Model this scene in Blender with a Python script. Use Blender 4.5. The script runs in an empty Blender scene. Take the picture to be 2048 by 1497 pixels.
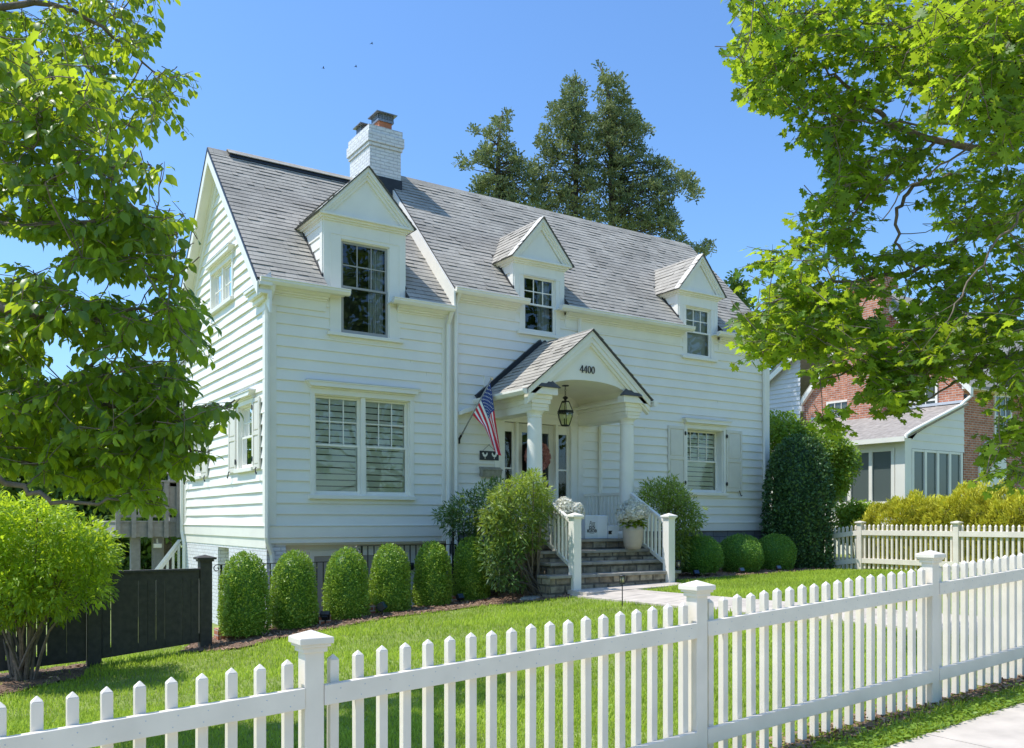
import bpy, bmesh, math, random
import numpy as np
from mathutils import Vector, Matrix
random.seed(7); rng = np.random.default_rng(11)
S = bpy.context.scene
COL = S.collection
PI = math.pi

# ------------------------------------------------------------------ camera
F, CX, HV, EYE = 1758.0, 1024.0, 1042.0, 1.6          # focal length and horizon of the 2048 px wide photograph
CR, CW = (0.835, -0.5502), (0.5502, 0.835)
cam_d = bpy.data.cameras.new("camera"); cam = bpy.data.objects.new("camera", cam_d); COL.objects.link(cam)
cam.location = (0, 0, EYE)
cam.rotation_euler = (PI/2, 0, -math.atan2(CW[0], CW[1]))
cam_d.sensor_width = 36; cam_d.lens = 36*F/2048; cam_d.shift_y = (HV-748.5)/2048
cam_d.clip_start = 0.05; cam_d.clip_end = 3000
S.camera = cam

def at(u, v, t):
    a = (u-CX)/F
    return Vector((t*(CW[0]+a*CR[0]), t*(CW[1]+a*CR[1]), EYE+t*(HV-v)/F))

# ------------------------------------------------------------------ light
world = bpy.data.worlds.new("World"); S.world = world; world.use_nodes = True
TO_SUN = Vector((-1.0, 0.62, 2.2)).normalized()
nt = world.node_tree; nt.nodes.clear()
sky = nt.nodes.new('ShaderNodeTexSky'); sky.sky_type = 'NISHITA'; sky.sun_disc = False
sky.sun_elevation = math.asin(TO_SUN.z); sky.sun_rotation = math.atan2(TO_SUN.x, TO_SUN.y)
sky.altitude = 100; sky.air_density = 1.25; sky.dust_density = 1.0; sky.ozone_density = 1.6
bg = nt.nodes.new('ShaderNodeBackground'); bg.inputs[1].default_value = 0.15
wo = nt.nodes.new('ShaderNodeOutputWorld')
gr = nt.nodes.new('ShaderNodeMix'); gr.data_type = 'RGBA'; gr.blend_type = 'MULTIPLY'; gr.inputs['Factor'].default_value = 1
gr.inputs[7].default_value = (0.80, 1.13, 1.52, 1); nt.links.new(sky.outputs[0], gr.inputs[6])
nt.links.new(gr.outputs[2], bg.inputs[0]); nt.links.new(bg.outputs[0], wo.inputs[0])
sd = bpy.data.lights.new("sun", 'SUN'); sd.energy = 5.0; sd.angle = math.radians(0.53); sd.color = (1.0, 0.97, 0.93)
sun = bpy.data.objects.new("sun", sd); COL.objects.link(sun)
sun.rotation_euler = TO_SUN.to_track_quat('Z', 'Y').to_euler(); sun.location = (-10, 5, 30)
S.view_settings.view_transform = 'Standard'; S.view_settings.look = 'None'; S.view_settings.exposure = 0
S.render.engine = 'CYCLES'
S.cycles.max_bounces = 10; S.cycles.transparent_max_bounces = 16; S.cycles.diffuse_bounces = 5
S.cycles.use_denoising = True

# ------------------------------------------------------------------ materials
def mat(name, col, rough=0.5, noise=None, bump=None, spec=0.5, metal=0.0, coords='Object'):
    """principled; noise=(scale, amount) varies brightness, bump=(scale, strength, dist)"""
    m = bpy.data.materials.new(name); m.use_nodes = True
    n = m.node_tree.nodes; l = m.node_tree.links; b = n['Principled BSDF']
    b.inputs['Base Color'].default_value = (*col, 1); b.inputs['Roughness'].default_value = rough
    b.inputs['Specular IOR Level'].default_value = spec; b.inputs['Metallic'].default_value = metal
    tc = n.new('ShaderNodeTexCoord')
    if noise:
        t = n.new('ShaderNodeTexNoise'); t.inputs['Scale'].default_value = noise[0]; t.inputs['Detail'].default_value = 6
        l.new(tc.outputs[coords], t.inputs['Vector'])
        r = n.new('ShaderNodeMapRange'); r.inputs['From Min'].default_value = .3; r.inputs['From Max'].default_value = .7
        r.inputs['To Min'].default_value = 1-noise[1]; r.inputs['To Max'].default_value = 1+noise[1]*.6
        l.new(t.outputs['Fac'], r.inputs['Value'])
        mx = n.new('ShaderNodeMix'); mx.data_type = 'RGBA'; mx.blend_type = 'MULTIPLY'; mx.inputs['Factor'].default_value = 1
        mx.inputs[6].default_value = (*col, 1); l.new(r.outputs[0], mx.inputs[7])
        l.new(mx.outputs[2], b.inputs['Base Color'])
    if bump:
        t = n.new('ShaderNodeTexNoise'); t.inputs['Scale'].default_value = bump[0]; t.inputs['Detail'].default_value = 5
        l.new(tc.outputs[coords], t.inputs['Vector'])
        bp = n.new('ShaderNodeBump'); bp.inputs['Strength'].default_value = bump[1]; bp.inputs['Distance'].default_value = bump[2]
        l.new(t.outputs['Fac'], bp.inputs['Height']); l.new(bp.outputs[0], b.inputs['Normal'])
    return m

def brick_mat(name, c1, c2, mortar, bw, bh, ms, rough=.8, bumpd=.006, offset=.5, noise=(3., .25), msmooth=.1, bumps=.6):
    m = bpy.data.materials.new(name); m.use_nodes = True
    n = m.node_tree.nodes; l = m.node_tree.links; b = n['Principled BSDF']; b.inputs['Roughness'].default_value = rough
    b.inputs['Specular IOR Level'].default_value = .25
    uv = n.new('ShaderNodeUVMap'); br = n.new('ShaderNodeTexBrick')
    l.new(uv.outputs[0], br.inputs['Vector'])
    br.inputs['Color1'].default_value = (*c1, 1); br.inputs['Color2'].default_value = (*c2, 1); br.inputs['Mortar'].default_value = (*mortar, 1)
    br.inputs['Scale'].default_value = 1; br.inputs['Mortar Size'].default_value = ms; br.inputs['Mortar Smooth'].default_value = msmooth
    br.inputs['Brick Width'].default_value = bw; br.inputs['Row Height'].default_value = bh; br.offset = offset
    t = n.new('ShaderNodeTexNoise'); t.inputs['Scale'].default_value = noise[0]; t.inputs['Detail'].default_value = 8
    l.new(uv.outputs[0], t.inputs['Vector'])
    r = n.new('ShaderNodeMapRange'); r.inputs['From Min'].default_value = .3; r.inputs['From Max'].default_value = .7
    r.inputs['To Min'].default_value = 1-noise[1]; r.inputs['To Max'].default_value = 1+noise[1]
    l.new(t.outputs['Fac'], r.inputs['Value'])
    mx = n.new('ShaderNodeMix'); mx.data_type = 'RGBA'; mx.blend_type = 'MULTIPLY'; mx.inputs['Factor'].default_value = 1
    l.new(br.outputs['Color'], mx.inputs[6]); l.new(r.outputs[0], mx.inputs[7]); l.new(mx.outputs[2], b.inputs['Base Color'])
    t2 = n.new('ShaderNodeTexNoise'); t2.inputs['Scale'].default_value = 60; t2.inputs['Detail'].default_value = 4
    l.new(uv.outputs[0], t2.inputs['Vector'])
    ad = n.new('ShaderNodeMath'); ad.operation = 'MULTIPLY_ADD'; ad.inputs[1].default_value = -1
    l.new(br.outputs['Fac'], ad.inputs[0]); l.new(t2.outputs['Fac'], ad.inputs[2])
    bp = n.new('ShaderNodeBump'); bp.inputs['Strength'].default_value = bumps; bp.inputs['Distance'].default_value = bumpd
    l.new(ad.outputs[0], bp.inputs['Height']); l.new(bp.outputs[0], b.inputs['Normal'])
    return m

def leaf_mat(name, dark, light, trans, tfac=.45, rough=.45, spec=.35):
    """leaf: tint attribute runs dark -> light; part of the light passes through"""
    m = bpy.data.materials.new(name); m.use_nodes = True
    n = m.node_tree.nodes; l = m.node_tree.links; b = n['Principled BSDF']; o = n['Material Output']
    b.inputs['Roughness'].default_value = rough; b.inputs['Specular IOR Level'].default_value = spec
    a = n.new('ShaderNodeAttribute'); a.attribute_name = 'tint'
    cr = n.new('ShaderNodeMix'); cr.data_type = 'RGBA'; cr.inputs[6].default_value = (*dark, 1); cr.inputs[7].default_value = (*light, 1)
    l.new(a.outputs['Fac'], cr.inputs['Factor']); l.new(cr.outputs[2], b.inputs['Base Color'])
    t = n.new('ShaderNodeBsdfTranslucent')
    cr2 = n.new('ShaderNodeMix'); cr2.data_type = 'RGBA'
    cr2.inputs[6].default_value = (*[c*.6 for c in trans], 1); cr2.inputs[7].default_value = (*trans, 1)
    l.new(a.outputs['Fac'], cr2.inputs['Factor']); l.new(cr2.outputs[2], t.inputs['Color'])
    mx = n.new('ShaderNodeMixShader'); mx.inputs[0].default_value = tfac
    l.new(b.outputs[0], mx.inputs[1]); l.new(t.outputs[0], mx.inputs[2]); l.new(mx.outputs[0], o.inputs[0])
    return m

def glass_mat(name, tint=(.90, .95, .92), ior=1.75, clear=1.0):
    m = bpy.data.materials.new(name); m.use_nodes = True
    n = m.node_tree.nodes; l = m.node_tree.links; n.remove(n['Principled BSDF']); o = n['Material Output']
    tr = n.new('ShaderNodeBsdfTransparent'); tr.inputs[0].default_value = (*tint, 1)
    gl = n.new('ShaderNodeBsdfGlossy'); gl.inputs['Roughness'].default_value = .012; gl.inputs['Color'].default_value = (.95, .97, 1, 1)
    tc = n.new('ShaderNodeTexCoord'); t = n.new('ShaderNodeTexNoise'); t.inputs['Scale'].default_value = 1.7; t.inputs['Detail'].default_value = 1
    l.new(tc.outputs['Object'], t.inputs['Vector'])
    bp = n.new('ShaderNodeBump'); bp.inputs['Strength'].default_value = .06; bp.inputs['Distance'].default_value = .05
    l.new(t.outputs['Fac'], bp.inputs['Height']); l.new(bp.outputs[0], gl.inputs['Normal'])
    fr = n.new('ShaderNodeFresnel'); fr.inputs['IOR'].default_value = ior
    mx = n.new('ShaderNodeMixShader'); l.new(fr.outputs[0], mx.inputs[0]); l.new(tr.outputs[0], mx.inputs[1]); l.new(gl.outputs[0], mx.inputs[2])
    l.new(mx.outputs[0], o.inputs[0])
    return m

M = {}
M['siding'] = mat('white_siding_paint', (.885, .845, .75), .5, (1.3, .05), (9, .25, .01))
M['trim'] = mat('white_trim_paint', (.89, .845, .74), .4, (2.2, .05), (14, .15, .006))
M['fence'] = mat('white_fence_paint', (.85, .765, .645), .42, (4, .09), (22, .25, .004))
M['taupe'] = mat('taupe_sash_paint', (.36, .35, .32), .45, (5, .06))
M['door'] = mat('cream_door_paint', (.70, .66, .55), .35, (4, .04))
M['tan'] = mat('taupe_door_paint', (.42, .37, .31), .5, (4, .06))
M['shutter'] = mat('pale_shutter_paint', (.76, .71, .60), .45, (5, .05))
M['shingle'] = brick_mat('grey_shingles', (.355, .325, .272), (.42, .385, .322), (.17, .16, .145), .23, .145, .002, .9, .004, .41, (1.1, .20), .1, .4)
M['wbrick'] = brick_mat('white_painted_brick', (.80, .79, .77), (.74, .73, .72), (.60, .59, .58), .215, .075, .008, .6, .012, .5, (9, .07), .3, 1.0)
M['rbrick'] = brick_mat('red_brick', (.42, .14, .075), (.56, .22, .12), (.52, .44, .38), .215, .075, .010, .85, .006, .5, (5, .22))
M['stone'] = brick_mat('grey_stone', (.23, .185, .13), (.42, .36, .27), (.14, .125, .10), .33, .15, .02, .85, .02, .37, (7, .45), .4, 1.0)
M['tread'] = mat('bluestone', (.31, .285, .24), .75, (5, .3), (30, .4, .006))
M['wall_stone'] = brick_mat('foundation_stone', (.16, .17, .18), (.22, .225, .23), (.10, .10, .10), .5, .3, .008, .85, .01, .4, (3, .25))
M['metal_dark'] = mat('dark_metal', (.035, .037, .04), .45, (8, .2), metal=.3)
M['edge'] = mat('shingle_edge', (.10, .098, .095), .9, (20, .2))
M['iron'] = mat('black_iron', (.012, .012, .013), .4)
M['cap'] = mat('chimney_cap_steel', (.30, .31, .32), .45, (30, .3), metal=.7)
M['flue'] = mat('clay_flue', (.52, .19, .09), .8, (12, .2))
M['flash'] = mat('grey_flashing', (.55, .57, .60), .5, (4, .1))
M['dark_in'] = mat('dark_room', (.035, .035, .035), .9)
M['louver'] = mat('white_louvers', (.84, .84, .76), .5, (6, .05))
M['curtain'] = mat('pale_curtain', (.55, .57, .58), .9, (4, .1))
M['glass'] = glass_mat('window_glass')
M['blackfence'] = mat('black_stained_wood', (.055, .047, .037), .65, (14, .35), (40, .4, .004))
M['deck'] = mat('weathered_deck_wood', (.27, .25, .23), .8, (10, .2), (50, .3, .004))
M['bark'] = mat('grey_brown_bark', (.20, .155, .115), .9, (14, .35), (40, .8, .01))
M['darkbark'] = mat('dark_bark', (.10, .08, .065), .9, (14, .35), (40, .8, .01))
M['concrete'] = mat('concrete', (.56, .49, .41), .85, (3.5, .22), (90, .25, .003))
M['road'] = mat('bounce_road', (.54, .47, .38), .9, (3, .15), (80, .4, .004))  # kept pale and warm so the unseen road throws light back
M['seam'] = mat('joint_grey', (.42, .42, .39), .8)  # plain grey of the butt joints between siding boards
M['pot'] = mat('beige_glazed_pot', (.47, .40, .31), .45, (9, .06), (30, .1, .003))
M['white_petal'] = leaf_mat('white_petals', (.72, .72, .62), (.92, .90, .80), (.85, .85, .74), .3, .6)
M['pink_petal'] = leaf_mat('pink_petals', (.45, .16, .14), (.70, .34, .28), (.6, .3, .25), .2, .7)
M['carton'] = mat('white_carton', (.66, .70, .72), .7, (3, .03))
M['carton2'] = mat('white_carton_flap', (.74, .78, .80), .7, (3, .03))
M['ink'] = mat('black_ink', (.02, .02, .022), .6)
M['slate'] = mat('slate_sign', (.05, .055, .06), .8, (12, .25))
M['red'] = mat('flag_red', (.62, .02, .04), .8); M['white'] = mat('flag_white', (.88, .86, .80), .8); M['blue'] = mat('flag_blue', (.03, .055, .20), .8)
M['pole'] = mat('grey_pole', (.34, .32, .29), .4, (10, .1)); M['gold'] = mat('pale_gold', (.62, .52, .36), .35, metal=.4)
M['tin'] = mat('weathered_tin', (.36, .34, .27), .5, (14, .25), metal=.2)
M['lamp_glass'] = glass_mat('lantern_glass', (.80, .84, .72), 1.5)
M['solar'] = mat('solar_panel', (.03, .06, .11), .15)
M['plastic'] = mat('black_plastic', (.02, .02, .022), .4)
M['birdm'] = mat('dark_feathers', (.02, .02, .022), .8)
M['stonegrey'] = mat('pale_rock', (.33, .32, .29), .9, (8, .3), (20, .6, .02))

def ground_mat():
    m = mat('lawn_soil', (.24, .29, .07), .95, (2.5, .35), (40, .7, .02)); return m
M['soil'] = ground_mat()
M['mulch'] = mat('brown_mulch', (.25, .155, .10), .95, (40, .55), (70, 1.0, .03))
M['grass'] = leaf_mat('grass_blades', (.17, .29, .025), (.46, .58, .07), (.60, .78, .08), .45, .55, .25)
M['dogwood'] = leaf_mat('dogwood_leaves', (.04, .11, .03), (.16, .28, .03), (.70, .86, .04), .5, .38, .45)
M['maple'] = leaf_mat('maple_leaves', (.025, .085, .015), (.17, .29, .03), (.68, .88, .04), .48, .45, .35)
M['box'] = leaf_mat('boxwood_leaves', (.10, .23, .02), (.50, .66, .10), (.46, .62, .06), .28, .4, .4)
M['ball'] = leaf_mat('clipped_ball_leaves', (.08, .21, .03), (.27, .46, .07), (.32, .52, .06), .2, .5, .3)
M['holly'] = leaf_mat('dark_hedge_leaves', (.028, .08, .026), (.12, .225, .065), (.12, .2, .04), .18, .45, .35)
M['lightbush'] = leaf_mat('light_bush_leaves', (.13, .24, .03), (.30, .44, .05), (.45, .62, .05), .35, .45)
M['yew'] = leaf_mat('yellow_yew_leaves', (.31, .30, .02), (.76, .72, .07), (.66, .64, .05), .32, .6)
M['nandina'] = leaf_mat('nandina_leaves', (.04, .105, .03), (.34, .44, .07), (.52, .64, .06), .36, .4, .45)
M['nandina_dark'] = leaf_mat('nandina_shade_leaves', (.03, .085, .03), (.15, .25, .06), (.32, .46, .05), .3, .4, .4)  # nandina leaves again, shade put into the colour
M['nandtip'] = leaf_mat('nandina_flower', (.45, .40, .22), (.62, .54, .34), (.5, .45, .2), .25, .7)
M['hyd'] = leaf_mat('bright_bush_leaves', (.11, .22, .02), (.40, .55, .03), (.72, .88, .04), .5, .42, .4)
M['conifer'] = leaf_mat('conifer_sprays', (.07, .12, .055), (.40, .43, .18), (.26, .32, .09), .3, .7, .2)
M['bgtree'] = leaf_mat('far_leaves', (.045, .10, .025), (.17, .27, .06), (.32, .46, .05), .35, .6, .25)
M['whiteside'] = mat('grey_white_siding', (.62, .62, .62), .6, (2, .05))

# ------------------------------------------------------------------ mesh helpers
OFF = {}     # world position of each thing's root (children share its frame)
class MB:
    def __init__(s, T=None): s.v = []; s.f = []; s.uv = []; s.T = T
    def add(s, vs, fs, uvs=None):
        o = len(s.v)
        s.v += [s.T(*p) if s.T else tuple(p) for p in vs]
        for i, f in enumerate(fs):
            s.f.append([o+j for j in f]); s.uv.append(uvs[i] if uvs else None)
    def hexa(s, p): s.add(p, [(0,3,2,1),(4,5,6,7),(0,1,5,4),(1,2,6,5),(2,3,7,6),(3,0,4,7)])
    def box(s, x0, x1, y0, y1, z0, z1):
        s.hexa([(x0,y0,z0),(x1,y0,z0),(x1,y1,z0),(x0,y1,z0),(x0,y0,z1),(x1,y0,z1),(x1,y1,z1),(x0,y1,z1)])
    def prism(s, poly, ax, a, b):
        n = len(poly)
        def P(q, c): return (c, q[0], q[1]) if ax == 'x' else ((q[0], c, q[1]) if ax == 'y' else (q[0], q[1], c))
        s.add([P(q, a) for q in poly]+[P(q, b) for q in poly],
              [tuple(range(n))[::-1], tuple(range(n, 2*n))]+[(i, (i+1) % n, n+(i+1) % n, n+i) for i in range(n)])
    def tube(s, pts, r, n=8, caps=True):
        pts = [Vector(p) for p in pts]; k = len(pts)
        rs = r if isinstance(r, (list, tuple)) else [r]*k
        vs = []; up = Vector((0, 0, 1)); side = None
        for i in range(k):
            d = (pts[min(i+1, k-1)]-pts[max(i-1, 0)]).normalized()
            if side is None: side = d.cross(up if abs(d.z) < .95 else Vector((1, 0, 0))).normalized()
            else:
                side = side-d*side.dot(d); side = side.normalized() if side.length > 1e-6 else d.orthogonal().normalized()
            w = d.cross(side)
            for j in range(n):
                a = 2*PI*j/n+PI/n; q = pts[i]+(side*math.cos(a)+w*math.sin(a))*rs[i]; vs.append(tuple(q))
        fs = [(i*n+j, i*n+(j+1) % n, (i+1)*n+(j+1) % n, (i+1)*n+j) for i in range(k-1) for j in range(n)]
        if caps: fs += [tuple(range(n))[::-1], tuple(range((k-1)*n, k*n))]
        s.add(vs, fs)
    def lathe(s, prof, c=(0, 0, 0), n=24, sx=1, sy=1):
        vs = []; k = len(prof)
        for r, z in prof:
            for j in range(n):
                a = 2*PI*j/n; vs.append((c[0]+r*math.cos(a)*sx, c[1]+r*math.sin(a)*sy, c[2]+z))
        fs = [(i*n+j, i*n+(j+1) % n, (i+1)*n+(j+1) % n, (i+1)*n+j) for i in range(k-1) for j in range(n)]
        fs += [tuple(range(n))[::-1], tuple(range((k-1)*n, k*n))]
        s.add(vs, fs)
    def build(s, name, m, parent=None, smooth=False, bevel=0, recalc=True, at0=None):
        off = Vector((0, 0, 0))
        p = parent
        while p is not None and p.name not in OFF: p = p.parent
        if p is not None: off = OFF[p.name]
        if at0 is not None: off = Vector(at0)
        me = bpy.data.meshes.new(name)
        me.from_pydata([(a-off.x, b-off.y, c-off.z) for a, b, c in s.v], [], s.f)
        if recalc:
            b = bmesh.new(); b.from_mesh(me); bmesh.ops.recalc_face_normals(b, faces=b.faces); b.to_mesh(me); b.free()
        uvl = me.uv_layers.new(name='UVMap'); data = uvl.data
        for pi, pl in enumerate(me.polygons):
            given = s.uv[pi] if not recalc else s.uv[pi]
            nrm = pl.normal; ax = max(range(3), key=lambda i: abs(nrm[i]))
            for li in pl.loop_indices:
                q = s.v[me.loops[li].vertex_index]
                data[li].uv = (q[0], q[1]) if ax == 2 else ((q[1], q[2]) if ax == 0 else (q[0], q[2]))
            if given is not None:
                vi = s.f[pi]
                mp = {vi[j]: given[j] for j in range(len(vi))}
                for li in pl.loop_indices: data[li].uv = mp[me.loops[li].vertex_index]
        if smooth: me.polygons.foreach_set('use_smooth', [True]*len(me.polygons))
        me.materials.append(m)
        o = bpy.data.objects.new(name, me); COL.objects.link(o)
        if parent is not None: o.parent = parent
        elif at0 is not None: o.location = off; OFF[o.name] = off
        if bevel:
            md = o.modifiers.new('bevel', 'BEVEL'); md.width = bevel; md.segments = 2; md.limit_method = 'ANGLE'; md.angle_limit = math.radians(40)
        return o

def tag(o, label=None, cat=None, group=None, kind=None):
    if label: o['label'] = label
    if cat: o['category'] = cat
    if group: o['group'] = group
    if kind: o['kind'] = kind
    return o
def thing(name, loc, label, cat, group=None):
    o = bpy.data.objects.new(name, None); COL.objects.link(o); o.location = loc; o.empty_display_size = .2
    OFF[o.name] = Vector(loc)
    return tag(o, label, cat, group)
KIDS = {}
def children(o): return [c for c in COL.objects if c.parent == o]
def dup(root, loc, label, rot=0, scale=None, group=None):
    def rec(o, par):
        c = o.copy(); COL.objects.link(c); c.parent = par
        for ch in children(o): rec(ch, c)
        return c
    c = rec(root, None); c.location = loc; c.rotation_euler = (0, 0, rot)
    if scale: c.scale = scale
    c['label'] = label
    if group: c['group'] = group
    OFF[c.name] = Vector(loc)
    return c
def ptag(o, label): o['label'] = label; return o

# numpy leaves -----------------------------------------------------------
def leaves_mesh(name, m, tv, tf, pos, R, sc, tint, parent=None, extra=None, smooth=False, off=(0, 0, 0)):
    """tv (k,3) template, tf (f,3|4) faces, pos (n,3), R (n,3,3) columns = x,y,z axes, sc (n,), tint (n,)"""
    n = len(pos); k = len(tv); tv = np.asarray(tv, float); tf = np.asarray(tf, int)
    V = np.einsum('nij,kj->nki', R, tv)*np.asarray(sc).reshape(n, 1, 1)+np.asarray(pos)[:, None, :]
    V = V.reshape(-1, 3)-np.asarray(off)
    Fc = (tf[None]+(np.arange(n)*k)[:, None, None]).reshape(-1, tf.shape[1])
    T = np.repeat(tint, k)
    nv, nf, fs = len(V), len(Fc), tf.shape[1]
    me = bpy.data.meshes.new(name)
    ev = ef = None
    if extra is not None:
        ev = np.asarray(extra[0], float)-np.asarray(off); ef = extra[1]; et = extra[2]
    tot_v = nv+(len(ev) if ev is not None else 0)
    me.vertices.add(tot_v)
    VV = V if ev is None else np.vstack([V, ev])
    me.vertices.foreach_set('co', VV.astype(np.float32).ravel())
    loops = Fc.ravel().tolist(); starts = (np.arange(nf)*fs).tolist()
    if ev is not None:
        for f in ef:
            starts.append(len(loops)); loops += [nv+i for i in f]
        T = np.concatenate([T, np.full(len(ev), et)])
    me.loops.add(len(loops)); me.loops.foreach_set('vertex_index', np.asarray(loops, np.int32))
    me.polygons.add(len(starts)); me.polygons.foreach_set('loop_start', np.asarray(starts, np.int32))
    me.update(calc_edges=True); me.validate()
    at_ = me.attributes.new('tint', 'FLOAT', 'POINT'); at_.data.foreach_set('value', T.astype(np.float32))
    if smooth: me.polygons.foreach_set('use_smooth', [True]*len(me.polygons))
    me.materials.append(m)
    o = bpy.data.objects.new(name, me); COL.objects.link(o)
    if parent is not None: o.parent = parent
    return o

def norm(a): return a/np.maximum(np.linalg.norm(a, axis=-1, keepdims=True), 1e-9)
def frames(xdir, nrm):
    """rotation matrices with x = xdir and z as near nrm as possible"""
    x = norm(xdir); z = nrm-x*np.sum(nrm*x, -1, keepdims=True); z = norm(z); y = np.cross(z, x)
    return np.stack([x, y, z], -1)
def rand_dirs(n): return norm(rng.normal(size=(n, 3)))

# leaf templates: x runs along the leaf
OVAL_V = [(0,0,0),(.3,.27,.05),(.3,0,-.01),(.3,-.27,.05),(.65,.26,.02),(.65,0,-.04),(.65,-.26,.02),(1,0,-.18)]
OVAL_F = [(0,2,1),(0,3,2),(1,2,5),(1,5,4),(2,3,6),(2,6,5),(4,5,7),(5,6,7)]
LANCE2_V = [(0,0,0),(.3,.16,.03),(.3,0,-.01),(.3,-.16,.03),(.65,.14,.01),(.65,0,-.03),(.65,-.14,.01),(1,0,-.14)]
def maple_template():
    out = [(0,-.06),(.12,-.30),(.02,-.42),(.20,-.40),(.30,-.56),(.42,-.40),(.62,-.50),(.56,-.26),(.66,-.14),(.82,-.20),(.86,-.06),(1.04,0)]
    pts = out+[(x,-y) for x, y in out[-2::-1]]
    v = [(.36,0,.0)]+[(x, y, -.10*abs(y)-.10*max(0, x-.4)**2) for x, y in pts]
    n = len(pts); f = [(0, i+1, i+2) for i in range(n-1)]
    return v, f
MAPLE_V, MAPLE_F = maple_template()
SMALL_V = [(0,0,0),(.5,.28,.06),(1,0,-.03),(.5,-.28,.06)]; SMALL_F = [(0,1,2),(0,2,3)]
SMALL_F = [(0,3,2),(0,2,1)]
LANCE_V = [(0,0,0),(.4,.15,.03),(1,0,-.08),(.4,-.15,.03)]; LANCE_F = [(0,3,2),(0,2,1)]

def inpoly(p, poly):
    x, y = p; c = False; j = len(poly)-1
    for i in range(len(poly)):
        xi, yi = poly[i]; xj, yj = poly[j]
        if (yi > y) != (yj > y) and x < (xj-xi)*(y-yi)/(yj-yi)+xi: c = not c
        j = i
    return c
def sample_poly(poly, n, holes=()):
    xs = [p[0] for p in poly]; ys = [p[1] for p in poly]; out = []
    while len(out) < n:
        p = (random.uniform(min(xs), max(xs)), random.uniform(min(ys), max(ys)))
        if inpoly(p, poly) and not any(inpoly(p, h) for h in holes): out.append(p)
    return out

def lerp_tab(tab, x):
    if x <= tab[0][0]: return tab[0][1]
    for (x0, y0), (x1, y1) in zip(tab, tab[1:]):
        if x <= x1: return y0+(y1-y0)*(x-x0)/(x1-x0)
    return tab[-1][1]
ZA = [(-30,-.6),(-8,-.45),(0,-.143),(6.3,.20),(11,.44),(14,.52),(40,.6)]
ZB = [(-30,-1.1),(-5,-.75),(1.85,-.42),(3.3,-.28),(4.1,-.16),(6,0.0),(8.4,.13),(9.7,.29),(12,.39),(17,.40),(20,.42),(27,.7),(60,.8)]
def g(x, y):
    t = min(1, max(0, (y-3.8)/8.7)); t = t*t*(3-2*t)
    z = lerp_tab(ZA, x)*(1-t)+lerp_tab(ZB, x)*t
    if y > 14: z -= .5*min(1, (y-14)/1.3)*max(0, min(1, (8.6-x)/.6))*(1 if x > 4.0 else max(0, (x-2.5)/1.5))
    if y < 1.5: z -= 0
    return z

# ------------------------------------------------------------------ ground
def sheet(name, xs, ys, m, dz=0, inside=None, kind='structure'):
    mb = MB(); idx = {}
    for i, x in enumerate(xs):
        for j, y in enumerate(ys):
            idx[i, j] = len(mb.v); mb.v.append((x, y, g(x, y)+dz))
    for i in range(len(xs)-1):
        for j in range(len(ys)-1):
            if inside is None or inside((xs[i]+xs[i+1])/2, (ys[j]+ys[j+1])/2):
                mb.f.append([idx[i, j], idx[i+1, j], idx[i+1, j+1], idx[i, j+1]]); mb.uv.append(None)
    o = mb.build(name, m, smooth=True, recalc=False); tag(o, kind=kind); return o
def steps(a, b, d): n = max(1, round((b-a)/d)); return [a+(b-a)*i/n for i in range(n+1)]
gx = [-900,-300,-100,-50]+steps(-30, 45, .5)+[70,120,300,900]
gy = [-600,-200,-60,-30]+steps(-12, 40, .5)+[60,100,300,900]
sheet('ground', gx, gy, M['soil'])

def walk_strip(name, quads, m, th=.05):
    mb = MB()
    for (x0, x1, y0, y1) in quads:
        n = 1
        for xa, xb in zip(steps(x0, x1, 1.0)[:-1], steps(x0, x1, 1.0)[1:]):
            zs = [g(xa, y0), g(xb, y0), g(xb, y1), g(xa, y1)]
            mb.hexa([(xa,y0,zs[0]-.1),(xb,y0,zs[1]-.1),(xb,y1,zs[2]-.1),(xa,y1,zs[3]-.1),(xa,y0,zs[0]+th),(xb,y0,zs[1]+th),(xb,y1,zs[2]+th),(xa,y1,zs[3]+th)])
    return tag(mb.build(name, m), kind='structure')
q = []
x = -8.0
while x < 16:
    q.append((x+.006, x+1.494, 1.75, 3.36)); x += 1.5
walk_strip('sidewalk', q, M['concrete'], .03)
q = []
y = 3.42
while y < 12.2:
    q.append((9.42, 10.62, y+.006, y+1.12)); y += 1.13
PATHQ = q
mbp = MB()
for (x0, x1, y0, y1) in q:
    for xa, xb in ((x0, (x0+x1)/2), ((x0+x1)/2, x1)):
        zs = [g(xa, y0), g(xb, y0), g(xb, y1), g(xa, y1)]
        mbp.hexa([(xa,y0,zs[0]-.1),(xb,y0,zs[1]-.1),(xb,y1,zs[2]-.1),(xa,y1,zs[3]-.1),(xa,y0,zs[0]+.03),(xb,y0,zs[1]+.03),(xb,y1,zs[2]+.03),(xa,y1,zs[3]+.03)])
zs = .37
mbp.hexa([(9.5,12.06,.2),(12.0,12.06,.2),(12.0,12.7,.2),(9.5,12.7,.2),(9.5,12.06,.345),(12.0,12.06,.40),(12.0,12.7,.41),(9.5,12.7,.36)])
tag(mbp.build('path', M['concrete']), kind='structure')

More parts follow.
